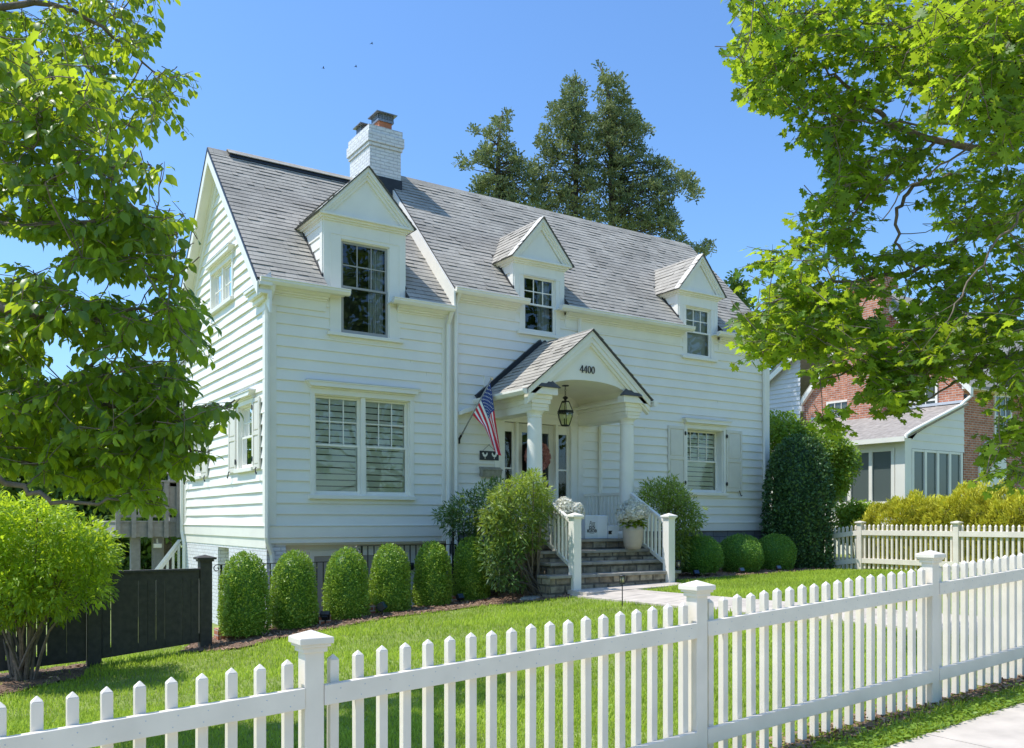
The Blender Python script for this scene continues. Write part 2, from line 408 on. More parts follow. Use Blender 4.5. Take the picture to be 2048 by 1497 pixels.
walk_strip('sidewalk', [(-40, 60, -14.5, -12.8)], M['concrete'], .03)
walk_strip('road', [(-60, 80, -10.5, -.6)], M['road'], .012)  # out of view, added for warm bounce on house front and fence
BED_L = [(3.0,13.2),(3.6,12.55),(5.0,12.75),(6.5,13.05),(8.0,13.05),(9.3,12.3),(9.6,12.6),(9.5,14.3),(8.9,15.5),(4.0,15.5),(3.4,14.2)]
BED_R = [(12.0,12.7),(13.0,12.8),(14.5,13.2),(17.0,13.5),(18.3,13.6),(18.6,15.5),(12.2,15.5)]
BED_T = [(-3,11.6),(.5,11.9),(1.6,12.5),(1.9,13.6),(-3,13.6)]
def bed(name, poly):
    xs = steps(min(p[0] for p in poly), max(p[0] for p in poly), .12); ys = steps(min(p[1] for p in poly), max(p[1] for p in poly), .12)
    o = sheet(name, xs, ys, M['mulch'], .012, lambda x, y: inpoly((x, y), poly))
    for v in o.data.vertices: v.co.z += random.uniform(-.004, .022)
    return o
bed('mulch_bed', BED_L); bed('mulch_bed', BED_R); bed('mulch_bed', BED_T)
def fence_strip(x, y): return 3.70+.05*math.sin(x*3.1) < y < 3.92+.05*math.sin(x*2.3+1)
sheet('fence_line_soil', steps(-2, 14, .15), steps(3.5, 4.1, .06), M['mulch'], .008, fence_strip)

def on_path(x, y): return (9.38 < x < 10.66 and 3.4 < y < 12.3) or (9.4 < x < 12.1 and 12.0 < y < 14)
def build_grass():
    P = []
    def fill(n, dmin, dmax):
        k = 0; pts = []
        while k < n:
            m_ = 20000
            t = np.sqrt(rng.uniform(dmin**2, dmax**2, m_)); a = rng.uniform(-.66, .64, m_)
            x = t*(CW[0]+a*CR[0]); y = t*(CW[1]+a*CR[1])
            for xi, yi, ti in zip(x, y, t):
                if yi < 3.40 or yi > 15.3 or xi > 19.5: continue
                if on_path(xi, yi) or inpoly((xi, yi), BED_L) or inpoly((xi, yi), BED_R): continue
                if inpoly((xi, yi), BED_T) and random.random() < .96: continue
                if fence_strip(xi, yi) and random.random() < .6: continue
                if yi > 13.3 and xi > 3.6 and xi < 18.6 : continue
                pts.append((xi, yi, ti)); k += 1
                if k >= n: break
        return pts
    P = fill(150000, 3.8, 9.0)+fill(150000, 9.0, 21.0)
    P = np.array(P); n = len(P)
    z = np.array([g(a, b) for a, b in P[:, :2]])
    pos = np.column_stack([P[:, 0], P[:, 1], z])
    az = rng.uniform(0, 2*PI, n); lean = np.abs(rng.normal(.55, .3, n))
    d = np.column_stack([np.cos(az)*np.sin(lean), np.sin(az)*np.sin(lean), np.cos(lean)])
    nr = np.column_stack([-np.cos(az), -np.sin(az), np.full(n, .35)])
    R = frames(d, nr)
    patch = np.sin(P[:, 0]*1.7+np.sin(P[:, 1]*1.3)*2)*.13+np.sin(P[:, 1]*2.9+P[:, 0]*.8)*.11+np.sin(P[:, 0]*6.1+P[:, 1]*3.7)*.08
    sc = rng.uniform(.028, .06, n)*(1+patch)*np.where(P[:, 2] > 9, 1.1, 1)
    tint = np.clip(rng.normal(.5, .25, n)+patch*1.2, 0, 1)
    W_ = np.where(P[:, 2] > 9, 1.5, 1.0)
    tv = [(0,-.075,0),(0,.075,0),(.55,.06,.02),(.55,-.06,.02),(1,0,-.10)]
    tf = [(0,1,2),(0,2,3),(3,2,4)]
    o = leaves_mesh('lawn_grass', M['grass'], tv, tf, pos, R, sc*W_**.5, tint)
    tag(o, 'mown green lawn grass between the white picket fence and the house', 'grass', kind='stuff')
    # low broad clover and weeds along the pavement edge and in the lawn
    n = 5200; x = rng.uniform(3.2, 9.3, n); y = 3.34+np.abs(rng.normal(0, .15, n)); x[:1500] = rng.uniform(0, 9, 1500); y[:1500] = rng.uniform(4, 11, 1500)
    pos = np.column_stack([x, y, [g(a, b)+random.uniform(.015, .06) for a, b in zip(x, y)]])
    az = rng.uniform(0, 2*PI, n); d = np.column_stack([np.cos(az), np.sin(az), rng.uniform(-.3, .5, n)])
    o = leaves_mesh('lawn_weeds', M['lightbush'], SMALL_V, SMALL_F, pos, frames(d, np.column_stack([rng.normal(0, .3, n), rng.normal(0, .3, n), np.ones(n)])), rng.uniform(.025, .05, n), rng.uniform(0, .8, n))
    tag(o, 'low clover and weeds growing along the pavement edge', 'weeds', kind='stuff')
build_grass()
def build_chips():
    n = 16000; pts = []
    for poly, k in ((BED_L, 11000), (BED_R, 3500), (BED_T, 1500)):
        pts += sample_poly(poly, k)
    xs = rng.uniform(0, 9, 3000); pts += [(a, 3.7+random.uniform(-.05, .3)) for a in xs]
    pos = np.array([(a, b, g(a, b)+.022+random.uniform(0, .012)) for a, b in pts]); n = len(pos)
    d = rng.normal(size=(n, 3))*[1, 1, .25]
    nn = rng.normal(size=(n, 3))*.4+[0, 0, 1]
    o = leaves_mesh('mulch_chips', M['chips'], [(0,-.15,0),(1,-.2,0),(1,.12,.02),(0,.2,.02)], [(0,1,2),(0,2,3)], pos, frames(d, nn), rng.uniform(.02, .06, n), rng.uniform(0, 1, n))
    tag(o, 'loose brown bark mulch in the planting beds', 'mulch', kind='stuff')
M['chips'] = leaf_mat('mulch_chip', (.17, .10, .065), (.50, .33, .22), (.1, .06, .04), .05, .9, .2)
build_chips()

# ------------------------------------------------------------------ the white house
XL, XM, XR = 5.0, 8.72, 18.30            # left corner, block joint, right corner
YF, YB = 15.58, 21.66                    # front and back walls
YRIDGE = 18.62
house = thing('house', (11.6, 18.6, .2), 'white clapboard house with grey shingle roof, three dormers and a columned porch', 'house')
TF = lambda a, d, z: (a, YF-d, z)        # front wall frame: along x, outwards, up
TS = lambda a, d, z: (XL-d, a, z)        # left side wall frame: along y, outwards, up
EXP = .2032

def lapped(mb, lo, hi, z0, z1, openings=(), e=EXP, lip=.02, seg=0, jit=0.0, uvs=False, off=0.0, tabs=False):
    lo_ = lo if callable(lo) else (lambda z: lo); hi_ = hi if callable(hi) else (lambda z: hi)
    k = 0
    while z0+k*e < z1-1e-4:
        a0 = z0+k*e; a1 = min(a0+e, z1); k += 1
        br = sorted({a0, a1, *[z for o in openings for z in (o[2], o[3]) if a0 < z < a1]})
        ph = random.uniform(0, 99)
        def dd(a, z):
            w = lip+jit*(math.sin(a*2.1+ph)+math.sin(a*5.3+ph*2)*.6+math.sin(a*11.7+ph*3)*.4)
            return off+w*(1-(z-a0)/e)+.0015
        for s0, s1 in zip(br, br[1:]):
            zm = (s0+s1)/2; cuts = sorted((o[0], o[1]) for o in openings if o[2] < zm < o[3])
            L, H = lo_(zm), hi_(zm); segs = []; cur = None; start = ('lo', None)
            for c0, c1 in cuts:
                if c1 <= L or c0 >= H: continue
                if start[0] == 'lo' and c0 <= L: start = ('x', c1); continue
                segs.append((start, ('x', c0))); start = ('x', c1)
            if not (start[0] == 'x' and start[1] >= H): segs.append((start, ('hi', None)))
            for sa, sb in segs:
                def A(w, z): return lo_(z) if w[0] == 'lo' else (hi_(z) if w[0] == 'hi' else w[1])
                if A(sb, zm)-A(sa, zm) < 1e-3: continue
                n = max(1, int((A(sb, zm)-A(sa, zm))/seg)) if seg else 1
                cuts_f = [i/n for i in range(n+1)]
                if tabs:
                    cuts_f = [0.0]; Lr = A(sb, zm)-A(sa, zm)
                    while cuts_f[-1] < 1: cuts_f.append(min(1.0, cuts_f[-1]+random.uniform(.10, .34)/Lr))
                for f0, f1 in zip(cuts_f, cuts_f[1:]):
                    if tabs: ltab = random.choice((.006, .008, .009, .011, .017))
                    def X(f, z): return A(sa, z)+(A(sb, z)-A(sa, z))*f
                    p = [(X(f0, s0), s0), (X(f1, s0), s0), (X(f1, s1), s1), (X(f0, s1), s1)]
                    if tabs: dd = lambda a, z, w=ltab: off+w*(1-(z-a0)/e)+.0015
                    mb.add([(a, dd(a, z), z) for a, z in p], [(0, 1, 2, 3)], [[(a, z) for a, z in p]] if uvs else None)
                    if abs(s0-a0) < 1e-6:
                        mb.add([(p[0][0], off-.004, s0), (p[1][0], off-.004, s0), (p[1][0], dd(p[1][0], s0), s0), (p[0][0], dd(p[0][0], s0), s0)], [(0, 1, 2, 3)],
                               [[(p[0][0], s0-.002), (p[1][0], s0-.002), (p[1][0], s0), (p[0][0], s0)]] if uvs else None)

# openings (along, along, z, z)
W_FRONT = (5.88, 7.84, 2.08, 3.95)
W_RIGHT = (15.36, 16.62, 2.30, 3.86)
D1, D2, D3 = 6.90, 10.97, 15.76
DOOR = (10.0, 12.14, 1.24, 3.80)
W_GAB = (17.66, 19.20, 6.05, 6.83)
W_S1 = (16.33, 17.22, 2.60, 3.80)
W_S2 = (20.08, 20.82, 2.60, 3.80)
op_left = [W_FRONT, (D1-.71, D1+.71, 5.0, 9)]
op_main = [W_RIGHT, DOOR, (D2-.53, D2+.53, 5.54, 9), (D3-.53, D3+.53, 5.5, 9)]
mb = MB(TF); lapped(mb, XL+.16, XM-.13, 1.515, 5.75, op_left, seg=.5, jit=.0014, lip=.027); mb.build('front_wall', M['siding'], house, recalc=False)
mb = MB(TF); lapped(mb, XM+.13, XR-.16, 1.56, 6.15, op_main, seg=.5, jit=.0014, off=.012, lip=.027); mb.build('front_wall', M['siding'], house, recalc=False)
SL = (9.30-5.90)/(YRIDGE-15.32)          # roof pitch (rise over run)
def side_lo(z): return YF+.02 if z < 6.0 else YF+.02+(z-6.0)/SL*.985
def side_hi(z): return YB if z < 6.0 else YB-(z-6.0)/SL*.985
mb = MB(TS); lapped(mb, side_lo, side_hi, 1.515, 9.05, [W_GAB, W_S1, W_S2], seg=.35, jit=.004, lip=.031); mb.build('side_wall', M['siding'], house, recalc=False)
mb = MB(); mb.box(XL, XR, YB, YB+.1, -.6, 6.0); mb.build('back_wall', M['siding'], house)
mb = MB(); mb.prism([(YF,.4),(YB,.4),(YB,6.0),(YRIDGE,9.5),(YF,6.0)], 'x', XR-.03, XR); mb.build('side_wall', M['siding'], house)

def butt_joints(x0, x1, z0, rows, ops, d):
    mb = MB(TF)
    for k in range(rows):
        for _ in range(random.choice((0, 1, 1))):
            x = random.uniform(x0+.3, x1-.3); z = z0+k*EXP
            if any(o[0]-.25 < x < o[1]+.25 and o[2]-.3 < z+.1 < o[3]+.3 for o in ops): continue
            mb.hexa([(x,d,z),(x+.004,d,z),(x+.004,d-.02,z+EXP-.004),(x,d-.02,z+EXP-.004),(x,d+.022,z),(x+.004,d+.022,z),(x+.004,d+.004,z+EXP-.004),(x,d+.004,z+EXP-.004)])
    return mb
butt_joints(XL+.2, XM-.2, 1.515, 20, op_left, .0).build('board_joint', M['seam'], house)
butt_joints(XM+.2, XR-.2, 1.56, 22, op_main+[(9.2, 12.8, 3, 5.6)], .012).build('board_joint', M['seam'], house)
# skirt boards, corner boards, friezes
def trim_boxes(name, m, *bs):
    for b_ in bs:
        mb = MB(); [mb.box(*q) for q in (b_ if isinstance(b_, list) else [b_])]; mb.build(name, M[m], house, bevel=.004)
mb = MB()
mb.box(XL-.005, XM-.02, YF-.035, YF+.02, 1.288, 1.500); mb.box(XL-.01, XM-.02, YF-.05, YF, 1.500, 1.514)
mb.box(XL, XM-.02, YF-.012, YF+.03, 1.19, 1.287)
mb.build('skirt_board', M['trim'], house, bevel=.004)
trim_boxes('skirt_board', 'trim', [(XL-.035, XL+.02, YF+.02, YB, 1.288, 1.500), (XL-.055, XL, YF-.04, YB, 1.501, 1.515), (XL-.012, XL+.03, YF+.03, YB, 1.10, 1.287)],
  (XM, 9.3, YF-.045, YF, 1.35, 1.545), [(12.6, XR+.01, YF-.047, YF, 1.35, 1.545), (12.6, XR+.015, YF-.062, YF, 1.546, 1.56)])
trim_boxes('corner_board', 'trim', [(XL-.03, XL+.165, YF-.034, YF+.0, 1.516, 5.76), (XL-.032, XL, YF, YF+.15, 1.516, 5.76)], (XM-.16, XM-.01, YF-.036, YF, 1.19, 5.76), (XM+.0, XM+.14, YF-.04, YF, 1.19, 6.16),
  [(XR-.17, XR+.03, YF-.045, YF+.0, 1.35, 6.16), (XR, XR+.032, YF, YF+.15, 1.35, 6.16)], (XL-.032, XL, YB-.15, YB+.03, 1.516, 5.9))

# eaves: stacked mouldings, soffit and gutter, broken by the dormers
def eave(x0, x1, zr, yr, fx0=None, fx1=None):
    """zr, yr: edge of the roof plane"""
    fx0 = x0 if fx0 is None else fx0; fx1 = x1 if fx1 is None else fx1
    mb = MB()
    mb.box(fx0, fx1, YF-.045, YF, zr-.42, zr-.20)
    mb.box(fx0-.01, fx1+.01, YF-.075, YF-.044, zr-.235, zr-.20)
    mb.box(fx0-.02, fx1+.02, YF-.12, YF, zr-.20, zr-.165)
    mb.prism([(YF-.10, zr-.165),(YF-.16, zr-.165),(YF-.22, zr-.11),(YF-.22, zr-.09),(YF-.10, zr-.09)], 'x', fx0-.03, fx1+.03)
    mb.box(x0, x1, yr+.0, YF+.02, zr-.09, zr-.062)
    mb.build('cornice', M['trim'], house, bevel=.003)
    mb = MB()
    mb.prism([(yr+.015, zr-.015),(yr-.115, zr-.015),(yr-.118, zr-.03),(yr-.105, zr-.045),(yr-.105, zr-.075),(yr-.065, zr-.125),(yr+.015, zr-.125)], 'x', x0-.012, x1+.012)
    mb.build('gutter', M['trim'], house, bevel=.003)
YE, ZE_L, ZE_M = 15.34, 5.90, 6.29
eave(4.80, D1-.44, ZE_L, YE, 5.03, D1-.80); eave(D1+.47, XM-.02, ZE_L, YE, D1+.66, XM-.1)
eave(XM+.02, D2-.47, ZE_M, YE, XM+.13, D2-.64); eave(D2+.40, D3-.44, ZE_M, YE, D2+.68, D3-.64); eave(D3+.42, XR+.14, ZE_M, YE, D3+.68, XR-.0)

# roofs
def slope_T(yr, zr, pitch):
    c = 1/math.sqrt(1+pitch*pitch); s = pitch*c
    return (lambda a, d, z: (a, yr+z*c-d*s, zr+z*s+d*c)), c
def roof_block(x0, x1, zr, zridge, ops, nm):
    pitch = (zridge-zr)/(YRIDGE-YE)
    T, c = slope_T(YE-.03, zr-.03*pitch, pitch); Ls = (YRIDGE-YE+.03)/c
    mb = MB(T); o2 = [(a, b, 0 if True else 0, (yy-YE+.03)/c) for a, b, yy in ops]
    lapped(mb, x0, x1, 0, Ls, [(a, b, -1, s) for a, b, _, s in o2], e=.145, lip=.019, uvs=True, tabs=True)
    r = mb.build(nm, M['shingle'], house, recalc=False)
    mb = MB(T)                                   # deck under the shingles
    cur = x0
    for a, b, _, s in o2+[(x1, x1, 0, 0)]:
        if a > cur: mb.box(cur, a, -.06, -.004, .0, Ls)
        if b > a: mb.box(a, b, -.06, -.004, s, Ls)
        cur = b
    mb.build('roof_deck', M['metal_dark'], r)
    mb = MB(); yb = 2*YRIDGE-YE+.05
    mb.hexa([(x0,YRIDGE,zridge-.05),(x1,YRIDGE,zridge-.05),(x1,yb,zr-.1),(x0,yb,zr-.1),(x0,YRIDGE,zridge),(x1,YRIDGE,zridge),(x1,yb,zr-.05),(x0,yb,zr-.05)])
    mb.build('back_slope', M['shingle'], r)
    return r, pitch
roofL, pL = roof_block(4.74, XM+.0, ZE_L, 9.30, [(D1-.84, D1+.84, 16.9)], 'roof')
roofM, pM = roof_block(XM, XR+.18, ZE_M, 9.66, [(D2-.66, D2+.66, 16.5), (D3-.66, D3+.66, 16.5)], 'roof')
mb = MB()      # ridge vent and ridge caps
mb.prism([(YRIDGE-.17,9.30-.14),(YRIDGE-.15,9.30-.07),(YRIDGE,9.36),(YRIDGE+.15,9.23),(YRIDGE+.17,9.16)], 'x', 5.15, 8.60)
rv = mb.build('ridge_vent', M['metal_dark'], roofL)
mb = MB(); mb.prism([(YRIDGE-.175,9.30-.068),(YRIDGE,9.362),(YRIDGE+.16,9.24),(YRIDGE+.16,9.255),(YRIDGE,9.378),(YRIDGE-.18,9.30-.055)], 'x', 5.13, 8.62); mb.build('vent_cap', M['shingle'], rv)
mb = MB()
for i in range(32):
    a = XM+.02+i*.30
    mb.prism([(YRIDGE-.14,9.66-.13),(YRIDGE,9.685),(YRIDGE+.14,9.53)], 'x', a, a+.29)
mb.build('ridge_cap', M['shingle'], roofM)
mb = MB(); mb.prism([(YRIDGE-.14,9.30-.13),(YRIDGE,9.325),(YRIDGE+.14,9.17)], 'x', 4.74, 5.14); mb.build('ridge_cap', M['shingle'], roofL)
# step between the two roofs: white rake board facing left
def zroofL(y): return ZE_L+(y-YE)*pL
def zroofM(y): return ZE_M+(y-YE)*pM
mb = MB(); mb.prism([(YE-.06, zroofL(YE)-.12),(YRIDGE, 9.30-.1),(YRIDGE, 9.635),(YE-.06, zroofM(YE)-.09)], 'x', XM-.035, XM-.001)
mb.build('rake_board', M['trim'], house)
# rake trim of the left gable
mb = MB(); cL = 1/math.sqrt(1+pL*pL)
def rake(mb, x0, x1, drop0, drop1, s0=YE-.05):
    for sgn in (1, -1):
        yb = s0 if sgn > 0 else 2*YRIDGE-s0
        mb.prism([(yb, zroofL(s0)-drop0),(YRIDGE, 9.30-drop0),(YRIDGE, 9.30-drop1),(yb, zroofL(s0)-drop1)], 'x', x0, x1)
rake(mb, 4.735, 4.765, .035, .30); rake(mb, 4.765, 5.0, .20, .245); rake(mb, 4.955, 5.0, .245, .58); rake(mb, 4.93, 4.955, .245, .33)
mb.build('gable_trim', M['trim'], house, bevel=.003)
mb = MB(); rake(mb, 4.725, 4.745, -.012, .05); mb.build('drip_edge', M['metal_dark'], roofL)
# cornice return at the front corner
mb = MB()
mb.box(4.80, 5.0, YE-.0, 16.20, 5.70, 5.74); mb.box(4.83, 5.0, YE+.05, 16.16, 5.62, 5.70); mb.box(4.90, 5.0, YE+.12, 16.1, 5.54, 5.62); mb.box(4.77, 5.0, YE-.09, 16.22, 5.74, 5.80)
mb.build('cornice_return', M['trim'], house, bevel=.005)
mb = MB(); mb.hexa([(4.765,YE-.05,5.801),(4.99,YE-.05,5.801),(4.99,16.23,5.801),(4.765,16.23,5.801),(4.765,YE-.05,5.812),(4.985,YE-.05,6.0),(4.985,16.23,6.0),(4.765,16.23,5.812)])
mb.build('return_flashing', M['flash'], house)

# downspouts
def downspout(pts, r=.042):
    mb = MB(); mb.tube(pts, r, 6); return mb.build('downspout', M['trim'], house, bevel=0)
downspout([(5.02,YE-.04,5.78),(5.03,YE-.0,5.70),(4.99,YF-.06,5.45),(4.985,YF-.065,5.2),(4.985,YF-.065,1.30),(5.0,YF-.05,1.22),(5.09,YF-.0,1.0),(5.10,YF+.0,.9),(5.10,YF+.0,-.5)], .05)
downspout([(XM-.06,YE-.03,5.78),(XM-.05,YF-.09,5.55),(XM-.05,YF-.09,.95),(XM-.0,YF-.2,.75)], .045)
downspout([(XM+.12,YE-.03,6.2),(XM+.12,YF-.10,6.0),(XM+.12,YF-.10,.9),(XM+.05,YF-.22,.6)], .048)
downspout([(12.02,YF-.08,6.1),(12.02,YF-.08,4.9)], .045); downspout([(12.62,YF-.08,3.75),(12.62,YF-.08,1.5)], .05)
downspout([(XR-.22,YF-.09,6.1),(XR-.22,YF-.09,1.95),(XR-.13,YF-.14,1.6),(XR-.13,YF-.14,1.5),(XR-.24,YF-.18,1.2)], .048)
downspout([(4.93,YB-.02,5.9),(4.90,YB+.3,5.75),(4.93,YB+.02,5.5),(4.93,YB+.02,1.35),(4.96,YB-.08,1.05),(4.96,YB-.08,-.5)], .05)
mb = MB(); mb.box(4.78, 5.1, YB-.0, YB+.42, 5.74, 5.88); mb.build('cornice_return', M['trim'], house)

# windows -------------------------------------------------------------
def window(T, a0, a1, z0, z1, cols=3, rows=2, units=1, casing=.10, depth=.05, sash_m='trim', fill='louver', header=.11, cornice=True, sill=True, style='hung', out=.045, ca=None, extra_head=0, frame=.045):
    """opening a0..a1, z0..z1; depth: how far the sash plane sits behind the wall face"""
    mb = MB(T)
    if casing:
        mb.box(a0-casing, a0, -.01, out, z0-.0, z1); mb.box(a1, a1+casing, -.01, out, z0-.0, z1)
        mb.box(a0-casing, a1+casing, -.01, out+.002, z1, z1+header)
    # reveal
    mb.box(a0-.002, a0+.02, -depth-.12, 0, z0, z1); mb.box(a1-.02, a1+.002, -depth-.12, 0, z0, z1)
    mb.box(a0, a1, -depth-.12, 0, z1-.02, z1+.002); mb.box(a0, a1, -depth-.12, 0, z0-.002, z0+.02)
    if units == 2:
        m_ = (a0+a1)/2; mb.box(m_-.045, m_+.045, -depth-.1, .015, z0, z1)
    w = mb.build('window', M['trim'], house, bevel=.003)
    if sill:
        mb = MB(T); mb.box(a0-casing-.035, a1+casing+.035, -.01, out+.05, z0-.075, z0-.001); mb.build('sill', M['trim'], w, bevel=.004)
    if cornice:
        c0, c1 = (a0-casing, a1+casing)
        mb = MB(T); h = z1+header
        mb.box(c0-.02, c1+.02, -.01, out+.03, h, h+.03)
        mb.prism([(c0-.02, h+.03),(c1+.02, h+.03),(c1+.09, h+.11),(c0-.09, h+.11)], 'y', -.01, out+.10)
        mb.box(c0-.10, c1+.10, -.01, out+.115, h+.11, h+.135)
        mb.build('window_cornice', M['trim'], w, bevel=.003)
        mb = MB(T); mb.box(c0-.105, c1+.105, -.01, out+.12, h+.136, h+.142); mb.build('cap_flashing', M['flash'], w)
    half = (a1-a0-.04-(.09 if units == 2 else 0))/units
    for ui in range(units):
        s0 = a0+.02+ui*(half+.09); s1 = s0+half
        zm = (z0+z1)/2
        if style == 'hung': parts = [(zm-.02, z1-.02, -depth, cols, rows), (z0+.02, zm+.02, -depth-.03, 1, 1)]
        else: parts = [(z0+.02, z1-.02, -depth, cols, rows)]
        if style == 'hung': parts = [(zm-.018, z1-.02, -depth-.032, cols, rows), (z0+.02, zm+.022, -depth, 1, 1)]
        for (q0, q1, d, cc, rr) in parts:
            mb = MB(T); fr = frame
            mb.box(s0, s0+fr, d-.03, d, q0, q1); mb.box(s1-fr, s1, d-.03, d, q0, q1)
            mb.box(s0+fr, s1-fr, d-.031, d-.001, q1-fr*.9, q1); mb.box(s0+fr, s1-fr, d-.031, d-.001, q0, q0+fr*(1.25 if cc == 1 else .9))
            for i in range(1, cc): xm = s0+fr+(s1-s0-2*fr)*i/cc; mb.box(xm-.011, xm+.011, d-.024, d-.004, q0+fr, q1-fr)
            for i in range(1, rr): ym = q0+fr+(q1-q0-2*fr)*i/rr; mb.box(s0+fr, s1-fr, d-.0235, d-.0045, ym-.011, ym+.011)
            mb.build('sash', M[sash_m], w, bevel=.002)
            mb = MB(T); mb.add([(s0+.02, d-.015, q0+.02),(s1-.02, d-.015, q0+.02),(s1-.02, d-.015, q1-.02),(s0+.02, d-.015, q1-.02)], [(0, 1, 2, 3)])
            mb.build('pane', M['glass'], w, recalc=False)
        if fill == 'louver':
            mb = MB(T); dz = .118; z = z0+.06
            while z < z1-.1:
                mb.hexa([(s0+.05,-depth-.072,z),(s1-.05,-depth-.072,z),(s1-.05,-depth-.062,z+.003),(s0+.05,-depth-.062,z+.003),
                         (s0+.05,-depth-.102,z+.098),(s1-.05,-depth-.102,z+.098),(s1-.05,-depth-.092,z+.102),(s0+.05,-depth-.092,z+.102)]); z += dz
            mb.box(s0, s0+.05, -depth-.11, -depth-.07, z0, z1); mb.box(s1-.05, s1, -depth-.11, -depth-.07, z0, z1); mb.box(s0+.05, s1-.05, -depth-.112, -depth-.06, zm-.03, zm+.03)
            mb.build('louvers', M['louver'], w)
        if fill == 'curtain':
            mb = MB(T); n = 26
            for k, (e0, e1) in enumerate(((s1-.34, s1-.03),)):
                pts = [(e0+(e1-e0)*i/n, -depth-.16-.022*math.sin(i*1.5)-.01*math.sin(i*.7)) for i in range(n+1)]
                for i in range(n):
                    mb.add([(*pts[i], z0), (*pts[i+1], z0), (*pts[i+1], z1-.05), (*pts[i], z1-.05)], [(0, 1, 2, 3)])
            mb.build('curtain', M['curtain'], w, recalc=False)
        if fill == 'blind':
            mb = MB(T); mb.add([(s0,-depth-.13,z0),(s1,-depth-.13,z0),(s1,-depth-.13,z1),(s0,-depth-.13,z1)], [(0,1,2,3)]); mb.build('curtain', M['curtain'], w, recalc=False)
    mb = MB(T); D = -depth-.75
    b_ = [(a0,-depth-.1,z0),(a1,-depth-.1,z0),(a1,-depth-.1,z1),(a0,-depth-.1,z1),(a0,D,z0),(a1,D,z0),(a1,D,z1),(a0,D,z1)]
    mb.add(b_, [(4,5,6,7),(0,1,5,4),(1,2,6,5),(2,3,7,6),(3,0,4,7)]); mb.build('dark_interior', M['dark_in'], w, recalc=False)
    return w
window(TF, *W_FRONT, units=2, casing=.08, header=.10)
window(TF, *W_RIGHT, cols=4, casing=.08, depth=.17, header=.10)
window(TS, *W_GAB, units=2, style='casement', casing=.07, header=.09, fill='blind', depth=.03)
window(TS, *W_S1, casing=.09, header=.09, depth=.03)
window(TS, *W_S2, casing=.09, header=.09, depth=.03)

def shutter(T, a0, a1, z0, z1, hinge):
    mb = MB(T); d0, d1 = .03, .065; fr = .055; zm = (z0+z1)/2
    mb.box(a0, a0+fr, d0, d1, z0, z1); mb.box(a1-fr, a1, d0, d1, z0, z1)
    for q in (z0, zm-.035, z1-.075): mb.box(a0+fr, a1-fr, d0, d1-.002, q, q+.075)
    mb.box(a0+fr, a1-fr, d0, d1-.018, z0+.07, z1-.07)
    for q0, q1 in ((z0+.075, zm-.035), (zm+.04, z1-.075)):
        mb.box(a0+fr+.03, a1-fr-.03, d1-.02, d1-.006, q0+.03, q1-.03)
    s = mb.build('shutter', M['shutter'], house, bevel=.003)
    mb = MB(T); e = a0 if hinge < 0 else a1
    for q in (z0+.16, z1-.20): mb.box(e-.03, e+.03, d1-.005, d1+.008, q, q+.07); mb.tube([(e, d1+.004, q-.015), (e, d1+.004, q+.085)], .012, 6)
    mb.build('hinge', M['iron'], s)
    o = a1 if hinge < 0 else a0
    sg = -1 if hinge < 0 else 1
    mb = MB(T); mb.tube([(o+sg*.12, d1+.01, z0+.03),(o+sg*.125, d1+.03, z0-.0),(o+sg*.11, d1+.03, z0-.04),(o+sg*.09, d1+.03, z0-.08),(o+sg*.07, d1+.03, z0-.10),(o+sg*.045, d1+.03, z0-.09),(o+sg*.05, d1+.03, z0-.07)], .011, 5)
    mb.build('shutter_dog', M['iron'], s)
shutter(TF, 14.71, 15.27, 2.33, 3.89, 1); shutter(TF, 16.71, 17.27, 2.33, 3.89, -1)
shutter(TS, 15.83, 16.23, 2.55, 3.86, 1); shutter(TS, 17.32, 17.82, 2.55, 3.86, -1)
shutter(TS, 19.46, 19.98, 2.55, 3.86, 1); shutter(TS, 20.92, 21.4, 2.55, 3.86, -1)

